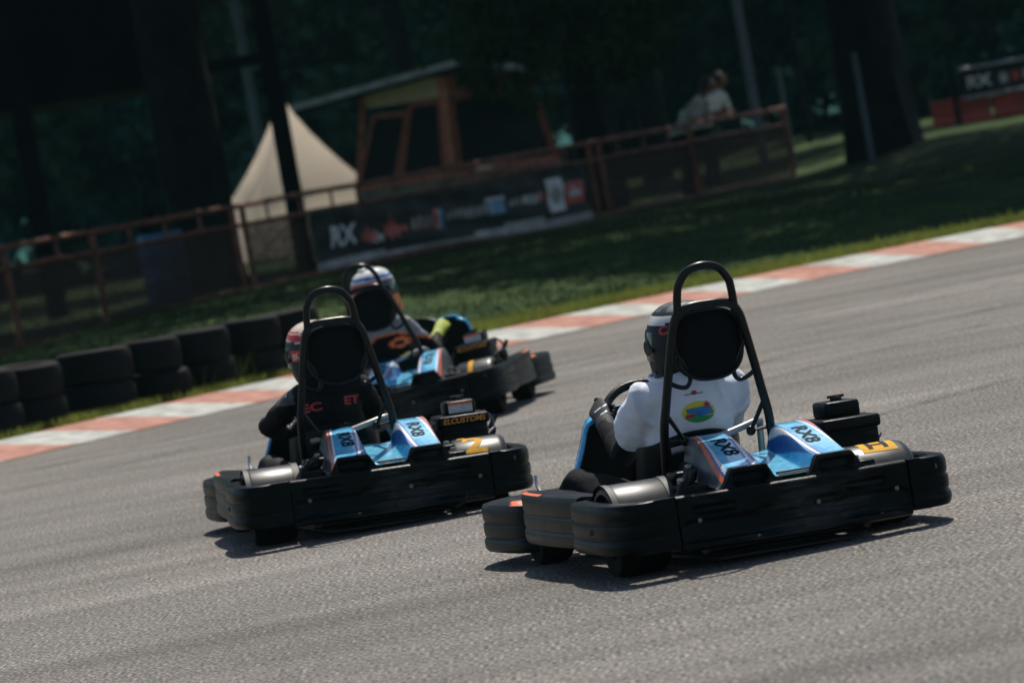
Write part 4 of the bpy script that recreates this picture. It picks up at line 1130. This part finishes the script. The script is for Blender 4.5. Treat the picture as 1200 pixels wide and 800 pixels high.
# corner points seen: left face (A..B) recedes a little, right face (B..Cc)
A_t, A_b = hp2(430,127,.9), hp2(420,222,.9); B_t, B_b = hp2(521,113), hp2(530,205); C_t, C_b = hp2(622,98,1.6), hp2(655,188,1.6)
def wallq(p, q, r_, s_, m, name='wall'):
    b = MB(); y = Vector((0,.14,0)); P4 = [hl_(v)+Vector((0,.10,0)) for v in (p, q, r_, s_)]
    b.add(P4+[v+y for v in P4], [(0,1,2,3),(7,6,5,4),(0,4,5,1),(1,5,6,2),(2,6,7,3),(3,7,4,0)]); return b.build(name, m, hut, smooth=False)
Aw, Bw, Cw_ = A_t+Vector((0,0,.34)), B_t+Vector((0,0,.34)), C_t+Vector((0,0,.25))
wallq(A_t, B_t, Bw, Aw, M['cream']); wallq(B_t, C_t, Cw_, Bw, M['wood'])
low = Vector((0,0,-1.15)); wallq(A_b+low, B_b+low, B_b, A_b, M['pale'], 'plinth'); wallq(B_b+low, C_b+low, C_b, B_b, M['pale'], 'plinth')
def window(p00, p10, p11, p01, split=0):
    f = beam('window_frame', p00, p10, .07, M['wood'], hut)
    for a_, c_ in ((p10,p11),(p11,p01),(p01,p00)): beam('frame_bar', a_, c_, .07, M['wood'], f)
    b = MB(); P4 = [hl_(v)+Vector((0,.04,0)) for v in (p00,p10,p11,p01)]; b.add(P4+[v+Vector((0,.012,0)) for v in P4], [(0,1,2,3),(7,6,5,4),(0,4,5,1),(1,5,6,2),(2,6,7,3),(3,7,4,0)]); b.build('pane', M['glass'], f, smooth=False)
def lerp2(u, v): return A_b.lerp(B_b, u).lerp(A_t.lerp(B_t, u), v)
def lerp3(u, v): return B_b.lerp(C_b, u).lerp(B_t.lerp(C_t, u), v)
window(lerp2(.0,.05), lerp2(.40,.05), lerp2(.52,.86), lerp2(.10,.88)); window(lerp2(.46,.05), lerp2(.92,.05), lerp2(.92,.95), lerp2(.56,.95))
window(lerp3(.08,.08), lerp3(.97,.05), lerp3(.97,.97), lerp3(.08,.95))
beam('corner_post', B_b, B_t+Vector((0,0,.3)), .16, M['woodl'], hut); beam('corner_post', A_b, Aw, .09, M['wood'], hut); beam('corner_post', C_b, C_t, .09, M['wood'], hut)
beam('sill', A_b-Vector((0,.06,0)), B_b-Vector((0,.06,0)), .09, M['wood'], hut); beam('sill', B_b-Vector((0,.06,0)), C_b-Vector((0,.06,0)), .09, M['wood'], hut)
rl, rr = hp2(340,124,-.5), hp2(548,66,-.5); rr2 = hp2(720,95,.2)
b = MB(); rows = []
for dy in (0, 3.2):
    rows.append([hl_(rl)+Vector((0,dy,.0)), hl_(rr)+Vector((0,dy,.0)), hl_(rr2)+Vector((0,dy,0)), hl_(rr2)+Vector((0,dy,-.09)), hl_(rr)+Vector((0,dy,-.11)), hl_(rl)+Vector((0,dy,-.09))])
b.grid(rows, True, True); b.build('roof', M['roofm'], hut, smooth=False)
beam('eave_board', rl+Vector((.05,.12,-.13)), rr+Vector((0,.12,-.15)), .07, M['shel'], hut)

# ---- black timber shelter at the left
SH = Vector((-6.6, 63.5, .38)); shl = thing('timber_shelter', 'large black open shelter with a heavy roof at the left', 'shelter', tuple(SH))
def sl_(v): return Vector(v)-SH
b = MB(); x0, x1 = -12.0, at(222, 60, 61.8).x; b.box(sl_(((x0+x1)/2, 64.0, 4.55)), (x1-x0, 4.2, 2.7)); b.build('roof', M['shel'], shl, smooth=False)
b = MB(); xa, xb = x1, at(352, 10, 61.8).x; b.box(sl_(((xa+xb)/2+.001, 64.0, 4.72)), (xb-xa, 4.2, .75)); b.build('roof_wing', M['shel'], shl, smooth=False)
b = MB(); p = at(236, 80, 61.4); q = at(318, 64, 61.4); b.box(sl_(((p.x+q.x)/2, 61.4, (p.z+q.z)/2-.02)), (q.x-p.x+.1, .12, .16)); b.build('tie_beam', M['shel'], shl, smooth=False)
for px, py, w_ in ((38,200,.25),(326,130,.24)):
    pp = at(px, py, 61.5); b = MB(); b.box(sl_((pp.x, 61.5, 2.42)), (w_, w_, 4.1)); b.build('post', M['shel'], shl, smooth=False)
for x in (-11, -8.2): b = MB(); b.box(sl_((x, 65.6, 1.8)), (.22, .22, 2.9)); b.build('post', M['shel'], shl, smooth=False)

# ---- poles
def pole(name, label, cat, p_top, p_bot, Y, r, h_extra, m, cross=None):
    t, bq = at(*p_top, Y), at(*p_bot, Y); x = (t.x+bq.x)/2; b = MB(); b.tube([(0,0,0),(0,0,t.z-.3+h_extra)], [r, r*.8], 14)
    o = b.build(name, m); o.location = (x, Y, .3); tag(o, label, cat)
    bb = MB(); bb.cyl((0,0,.05), (0,0,1), r*1.8, .10, 14); bb.build('base_collar', m, o)
    if cross:
        bb = MB(); bb.tube([(0,0,t.z-.3+h_extra-.2),(cross,0,t.z-.3+h_extra)], r*.6, 8); bb.rbox((cross,0,t.z-.3+h_extra), (.5,.2,.08), .03); bb.build('lamp_arm', m, o)
    return o
pole('lamp_post', 'tall pale grey lamp post beyond the railing, right of the two people', 'lamp post', (863,0), (885,130), 82, .085, 3.0, M['pole'], 1.0)
pole('utility_pole', 'pale blue pole left of the tent, half hidden by the black shelter post', 'pole', (284,20), (299,170), 88, .10, 3.0, M['poleb'])
pole('fence_pole', 'thin grey pole in front of the big trunk right of the railing', 'pole', (1003,62), (1020,195), 63.2, .045, 0, M['poleb'])
pole('thin_post', 'thin pale post just past the right end of the rusty railing', 'post', (914,78), (928,190), 72, .04, 0, M['pole'])
pole('slender_pole', 'slender dim pole between the lamp post and the big right trunk', 'pole', (920,0), (934,70), 92, .07, 2.0, M['bark'])
pole('banner_post', 'dark post holding the left end of the far banner', 'post', (1114,60), (1124,165), 74.9, .05, 0, M['bark'])

# ---- far banner and red barriers at the right
p, q = at(1124,92,75), at(1290,74,75)
fb_ = thing('far_banner', 'small dark banner with white letters above the red barriers', 'banner', (p.x, 75, 1.10))
rows = [[Vector((( q.x-p.x)*i/20, .02*math.sin(i*.9+j), .03*math.sin(i*.5)*(j/4)+ j/4*.42 - .035*math.sin(math.pi*min(1,i/14))*(j/4))) for j in range(5)] for i in range(21)]
b = MB(); b.grid(rows); s2 = b.build('banner_sheet', M['banner'], fb_); b2_ = bvh(s2)
decal('lettering', text_mesh('RX', .25, bold=.03, sx=1.2), M['bwhite'], fb_, frame((.30,-.1,.20), (1,0,0), (0,0,1)), b2_, off=.006, cast=(0,-1,0))
for i in range(4): decal('logo_mark', shape_mesh(rect(.13,.16)), M['bred'] if i == 1 else M['bgrey'], fb_, frame((.72+.19*i,-.1,.20), (1,0,0), (0,0,1)), b2_, off=.006, cast=(0,-1,0))
b = MB(); b.tube([(0,.0,.445),(q.x-p.x,0,.445)], .025, 8); b.build('top_rail', M['roofm'], fb_)
b = MB(); b.tube([(.02,.05,-.03),(q.x-p.x,.05,-.03)], .035, 8); b.build('bottom_rail', M['bgrey'], fb_)
for i, lab in enumerate(('leftmost red plastic barrier beside the big dark trunk', 'middle red plastic barrier under the far banner', 'red plastic barrier at the right picture edge')):
    b = MB(); prof = [(-.16,0),(-.17,.02),(-.17,.16),(-.10,.24),(-.09,.50),(-.06,.53),(.06,.53),(.09,.50),(.10,.24),(.17,.16),(.17,.02),(.16,0)]
    b.grid([[Vector((x, y, z)) for y, z in prof] for x in (-.47,-.46,.46,.47)], True, True)
    bo_ = b.build('barrier', M['barrier']); pp = at(1128+i*72-(0 if i < 2 else -4), 140-i*9, 75.6); bo_.location = (pp.x, 75.6, .56); bo_.rotation_euler = (0,0,R(4-3*i))
    tag(bo_, lab, 'barrier', 'red barriers under the far banner')
    bb = MB(); bb.box((.478,0,.32), (.016,.12,.42)); bb.build('end_plate', M['bgrey'], bo_)

# ---- two people leaning on the railing
def bystander(label, X, Y, zg, face, shirt, lean):
    p = thing('person', label, 'person', (X, Y, zg), (0,0,face), 'people leaning on the railing')
    b = MB()
    hip = Vector((0,-.10,.90)); ch = Vector((0,.18*lean,1.22)); nk = Vector((0,.30*lean,1.42)); hd = Vector((0,.40*lean,1.56))
    b.limb([hip-Vector((0,0,.08)), hip, hip.lerp(ch, .5), ch, nk-Vector((0,0,.02))], [(.16,.12),(.165,.125),(.15,.115),(.18,.125),(.10,.08)], n=20)
    b.limb([nk-Vector((0,0,.05)), hd], [.058,.055]); b.ell(hd, (.078,.098,.115))
    b.limb([hd+Vector((0,.09,-.01)), hd+Vector((0,.115,-.03))], [.016,.012])
    for s in (-1, 1):
        sh = nk+Vector((s*.165,-.01,-.08)); el = Vector((s*.26,.30,1.08)); wr = Vector((s*.08,.48,1.07))
        b.limb([nk+Vector((s*.06,0,-.07)), sh, sh.lerp(el, .5), el, el.lerp(wr, .4), wr, wr+Vector((-s*.07,.02,.0))], [.06,.062,.050,.044,.042,.030,.034])
        b.limb([hip+Vector((s*.09,0,-.05)), Vector((s*.10,.02,.50)), Vector((s*.11,-.05,.09))], [.088,.064,.045])
        b.limb([Vector((s*.11,-.09,.045)), Vector((s*.12,.12,.04))], [.042,.036])
    me = voxel(b, 'body', .014, 3); o = link('body', me, p)
    paint(o, lambda c, n: 1 if (c.z > 1.40 and c.y > .0 and abs(c.x) < .12 and c.z > 1.43*1) or (c.z < 1.14 and c.y > .22) else (2 if c.z < .92 else 0), [shirt, M['skin'], M['cloth']])
    b = MB(); b.ell(hd+Vector((0,-.025,.025)), (.095,.105,.115)); b.limb([hd+Vector((0,-.075,-.0)), hd+Vector((0,-.10,-.15)), hd+Vector((0,-.10,-.24))], [(.085,.045),(.085,.04),(.05,.03)])
    hm = voxel(b, 'hair', .012, 2); ho = link('hair', hm, p); hm.materials.clear(); hm.materials.append(M['hair'])
    for s in (-1, 1): e = MB(); e.ell(hd+Vector((s*.032,.090,.015)), (.012,.008,.008), 8, 6); e.build('eye', M['hair'], o)
    return p
a = at(832, 95, 68.3); bystander('person in a white top with dark hair leaning on the railing', at(820,95,68.3).x, 68.75, .44, R(-125), M['teew'], .95)
a = at(806, 110, 67.9); bystander('person in a grey top bending low over the railing', at(792,110,67.9).x, 68.0, .40, R(-115), M['tee'], 1.35)

# ------------------------------------------------------------------ TREES
def crown_mesh(name, blobs, n, size, seed, m, droop=0.0):
    rnd = random.Random(seed); V = []; F = []
    wts = [b_[1][0]*b_[1][1]*b_[1][2] for b_ in blobs]; tot = sum(wts)
    for bl, wt in zip(blobs, wts):
        c, rad = Vector(bl[0]), bl[1]; k = int(n*wt/tot); clumps = []
        for _ in range(max(6, k//28)):
            while True:
                p = Vector((rnd.uniform(-1,1), rnd.uniform(-1,1), rnd.uniform(-1,1)))
                if .25 < p.length < 1: break
            p = p*(p.length**-.35)
            clumps.append(Vector((c.x+p.x*rad[0], c.y+p.y*rad[1], c.z+p.z*rad[2])))
        for _ in range(k):
            q = rnd.choice(clumps); s = size*rnd.uniform(.6,1.3); cr_ = min(rad)*.20
            p = q+Vector((rnd.gauss(0,cr_), rnd.gauss(0,cr_), rnd.gauss(0,cr_*.7)-droop*abs(rnd.gauss(0,cr_*2))))
            a = Vector((rnd.gauss(0,1), rnd.gauss(0,1), rnd.gauss(0,.6)-droop*1.5)).normalized(); bb = a.cross(Vector((rnd.gauss(0,1), rnd.gauss(0,1), rnd.gauss(0,1)))).normalized()
            i0 = len(V); V += [p-a*s*.5, p+bb*s*.30+a*s*.05, p+a*s*.6, p-bb*s*.30+a*s*.05]; F.append((i0,i0+1,i0+2,i0+3))
    me = bpy.data.meshes.new(name); me.from_pydata([tuple(v) for v in V], [], F); me.materials.append(m); return me
def trunk_mesh(pts, rads, limbs=(), seed=0):
    b = MB(); P = catmull(pts, 5); rr = [c.x for c in catmull([Vector((r, 0, 0)) for r in rads], 5)]
    n = 18; rows = []
    for p, r in zip(P, rr): rows.append([p+Vector((math.cos(q), math.sin(q), 0))*r*(1+.16*noise.noise(Vector((math.cos(q)*1.6, math.sin(q)*1.6, p.z*.6+seed)))+.05*math.sin(q*5+p.z)) for q in [2*math.pi*i/n for i in range(n)]])
    b.grid(rows, True, True)
    for lp, r0 in limbs:
        L = catmull(lp, 4); b.tube(L, [r0*(1-.75*i/(len(L)-1)) for i in range(len(L))], 9)
    return b.mesh('trunk', M['bark'])
def tree(label, base, tr, blobs, n, size, m, seed, group='trees round the track', droop=0.0):
    t = thing('tree', label, 'tree', base, group=group)
    link('trunk', tr, t); link('crown', crown_mesh('crown', blobs, n, size, seed, m, droop), t); return t
def big_limbs(z0, spread, n, seed):
    rnd = random.Random(seed); out = []
    for i in range(n):
        a = 6.28*i/n+rnd.uniform(-.3,.3); z = z0+rnd.uniform(-.8,1.2); s = spread*rnd.uniform(.6,1)
        out.append(([(0,0,z),(math.cos(a)*s*.4, math.sin(a)*s*.4, z+1.2),(math.cos(a)*s, math.sin(a)*s, z+2.6)], .16))
    return out
# the three big trunks seen in the picture
c_ = at(690, 120, 68.5); tree('big tree with a dark trunk and hanging leaves in front of the hut', (c_.x, 68.5, .38),
     trunk_mesh([(-.02,0,-.1),(.0,0,1.2),(.0,.1,3.5),(.1,.2,7),(0,.3,10)], [.44,.34,.31,.26,.16], big_limbs(4.6, 5, 7, 1)),
     [((-.6,0,9),(6.5,5.5,2.6)),((-3,-1.5,7.2),(3,3,1.3)),((2.5,1,7.4),(3.2,3,1.5)),((.1,-.6,4.6),(2.2,1.6,.7))], 20000, .26, M['leaf_near'], 21, droop=.5)
tr_c = [o for o in C.objects if o.name.startswith('tree')][-1]
HB = [(at(px, py, 67.7)-Vector((c_.x, 68.5, .38)), rad) for px, py, rad in ((545,35,(.55,.6,.45)),(585,70,(.6,.6,.45)),(556,84,(.30,.4,.22)),(632,100,(.42,.5,.34)),(660,40,(.7,.7,.4)),(720,50,(.7,.7,.5)),(600,15,(.9,.7,.5)),(690,10,(1.0,.8,.6)),(760,20,(.6,.6,.45)))]
link('hanging_leaves', crown_mesh('hanging_leaves', HB, 6500, .14, 77, M['leaf_near'], .5), tr_c)
c_ = at(1028, 110, 65.5); tree('massive dark tree trunk standing past the right end of the railing', (c_.x, 65.5, .33),
     trunk_mesh([(.05,0,-.1),(0,0,.5),(-.05,0,2),(-.05,.1,5),(.2,.2,9)], [.70,.56,.50,.46,.25], big_limbs(5.0, 5, 7, 2)),
     [((0,-1,9),(6.5,7,2.6)),((-2.5,-3,7.4),(3,3,1.3)),((3,-4,7.2),(3.4,3,1.4))], 15000, .30, M['leaf_near'], 22)
c_ = at(222, 170, 60.2); tree('very dark thick trunk in front of the black shelter', (c_.x, 60.2, .38),
     trunk_mesh([(.1,0,-.1),(.02,0,.6),(-.02,0,2),(-.02,.1,4),(0,.2,8)], [.46,.40,.44,.38,.22], big_limbs(5.2, 5, 7, 3)),
     [((0,-2,9),(6.5,6.5,2.6)),((2.5,-3,7.5),(3.2,3,1.3)),((-3,-4,7.4),(3,3,1.3))], 15000, .30, M['leaf_near'], 23)
# trees standing just out of the picture: their crowns shade the bank
for i, (x, y, bl) in enumerate((( 9.2,56.2,[((-3.5,-2.0,8.6),(6.5,5.5,2.3)),((2,-2,8.8),(5,5,2.2))]), (-9.9,47.6,[((3.6,-.8,8.6),(6.0,5.0,2.3)),((-1,-3,8.4),(4,4,2))]), (13,58,[((-.5,-3,9),(6.5,6,2.4)),((-5.5,2,9.3),(4.5,5,2.1))]), (-13.6,39.6,[((2.0,1.0,8.2),(5.5,5,2.2))]), (10.8,50.2,[((-1.5,1.0,8.6),(4.8,3.6,2.1)),((-5.5,1.8,8.7),(4.5,3.4,2.0))]))):
    tree(('shade tree right of the picture beside the bank','shade tree left of the picture beside the bank','second shade tree to the right beyond the bank','shade tree far to the left near the kerb','shade tree on the bank nearest the right kerb')[i], (x, y, bz(x, y)-.05),
        trunk_mesh([(0,0,-.1),(.1,0,2),(0,0,5),(.1,.2,9)], [.42,.32,.30,.18], big_limbs(4.8, 5, 6, 5+i)), bl, 15000, .33, M['leaf_near'], 40+i)
# the wood behind: individual trees
rnd = random.Random(12); protos = []
for k in range(4):
    h = (11,13,10,12)[k]
    protos.append((trunk_mesh([(0,0,-.3),(.1,0,2.5),(-.1,.1,6),(.1,0,h*.8)], [.26,.20,.17,.10], big_limbs(4, 3, 5, 60+k), 60+k),
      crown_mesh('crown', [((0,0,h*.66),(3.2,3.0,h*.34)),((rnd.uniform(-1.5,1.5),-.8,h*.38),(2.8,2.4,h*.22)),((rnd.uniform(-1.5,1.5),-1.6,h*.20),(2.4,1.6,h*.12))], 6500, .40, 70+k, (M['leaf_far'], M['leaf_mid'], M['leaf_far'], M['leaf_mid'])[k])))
i = 0
KINDS = ['tall teal green tree in the dark wood behind the track', 'bushy mid green tree in the wood behind the track', 'broad teal green tree in the dark wood behind the track', 'slim mid green tree in the wood behind the track']
for row, (y0, nx) in enumerate(((104,9),(112,11),(122,12))):
    for j in range(nx):
        x = (j-(nx-1)/2)*3.5+rnd.uniform(-1,1)+(1.7 if row % 2 else 0); y = y0+rnd.uniform(-3,3); k = (j*3+row) % 4
        if row == 0 and abs(x-7) < 2.6: continue
        t = thing('tree', KINDS[k], 'tree', (x, y, .3), (0,0,rnd.uniform(0,.9)), 'trees of the wood behind the track'); t.scale = (1,1,rnd.uniform(.9,1.15))
        link('trunk', protos[k][0], t); link('crown', protos[k][1], t)

# trees added beyond the lawn, put there to keep it in shade
for i, (x, y, bl) in enumerate(((-1.2,88.5,[((3.0,1.5,8.5),(4.5,4.0,2.3))]), (-9.5,84,[((1.5,-1.5,8.6),(5.5,6,2.3))]), (3.4,91,[((.2,-5,8.6),(4.2,7,2.3))]), (12.5,84,[((.5,-2,8.8),(4.2,5,2.3)),((-5,-1.5,8.7),(4.2,6.5,2.2))]))):
    tree(('added shade tree behind the timber hut','added shade tree behind the black shelter','added shade tree beyond the lamp post','added shade tree behind the red barriers')[i], (x, y, .3),
        trunk_mesh([(0,0,-.1),(.1,0,2),(0,0,5),(.1,.2,9)], [.34,.26,.22,.15], big_limbs(4.8, 4, 6, 25+i), 8+i), bl, 11000, .34, M['leaf_near'], 140+i)
# undergrowth that closes the wood at eye level
bl = [((x, 103+2*math.sin(x*3), 1.3),(2.6,1.6,1.7)) for x in range(-22, 24, 3) if not .5 < x < 10.5]+[((x, 110+2*math.sin(x), 1.8),(2.8,1.6,2.2)) for x in range(-24, 26, 3)]+[((x, 118+2*math.sin(x*2), 3.4),(3.2,2.0,3.8)) for x in range(-27, 29, 3)]+[((x, 126+2*math.sin(x*2), 7),(3.4,2.0,5)) for x in range(-27, 29, 4)]
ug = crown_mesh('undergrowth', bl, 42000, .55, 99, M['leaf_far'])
tag(link('undergrowth', ug), kind='stuff')

# ---- teal haze added over the whole scene to lift the dark background
b = MB(); b.box((0, 112, 14), (640, 480, 31.6)); hz = b.build('haze', None, smooth=False)
vm = bpy.data.materials.new('haze_air'); vm.use_nodes = True; N = vm.node_tree.nodes; N.remove(N['Principled BSDF'])
pv = N.new('ShaderNodeVolumePrincipled'); pv.inputs['Color'].default_value = (.42,.84,.88,1); pv.inputs['Density'].default_value = HAZE
vm.node_tree.links.new(pv.outputs['Volume'], N['Material Output'].inputs['Volume'])
hz.data.materials.clear(); hz.data.materials.append(vm); tag(hz, kind='stuff')
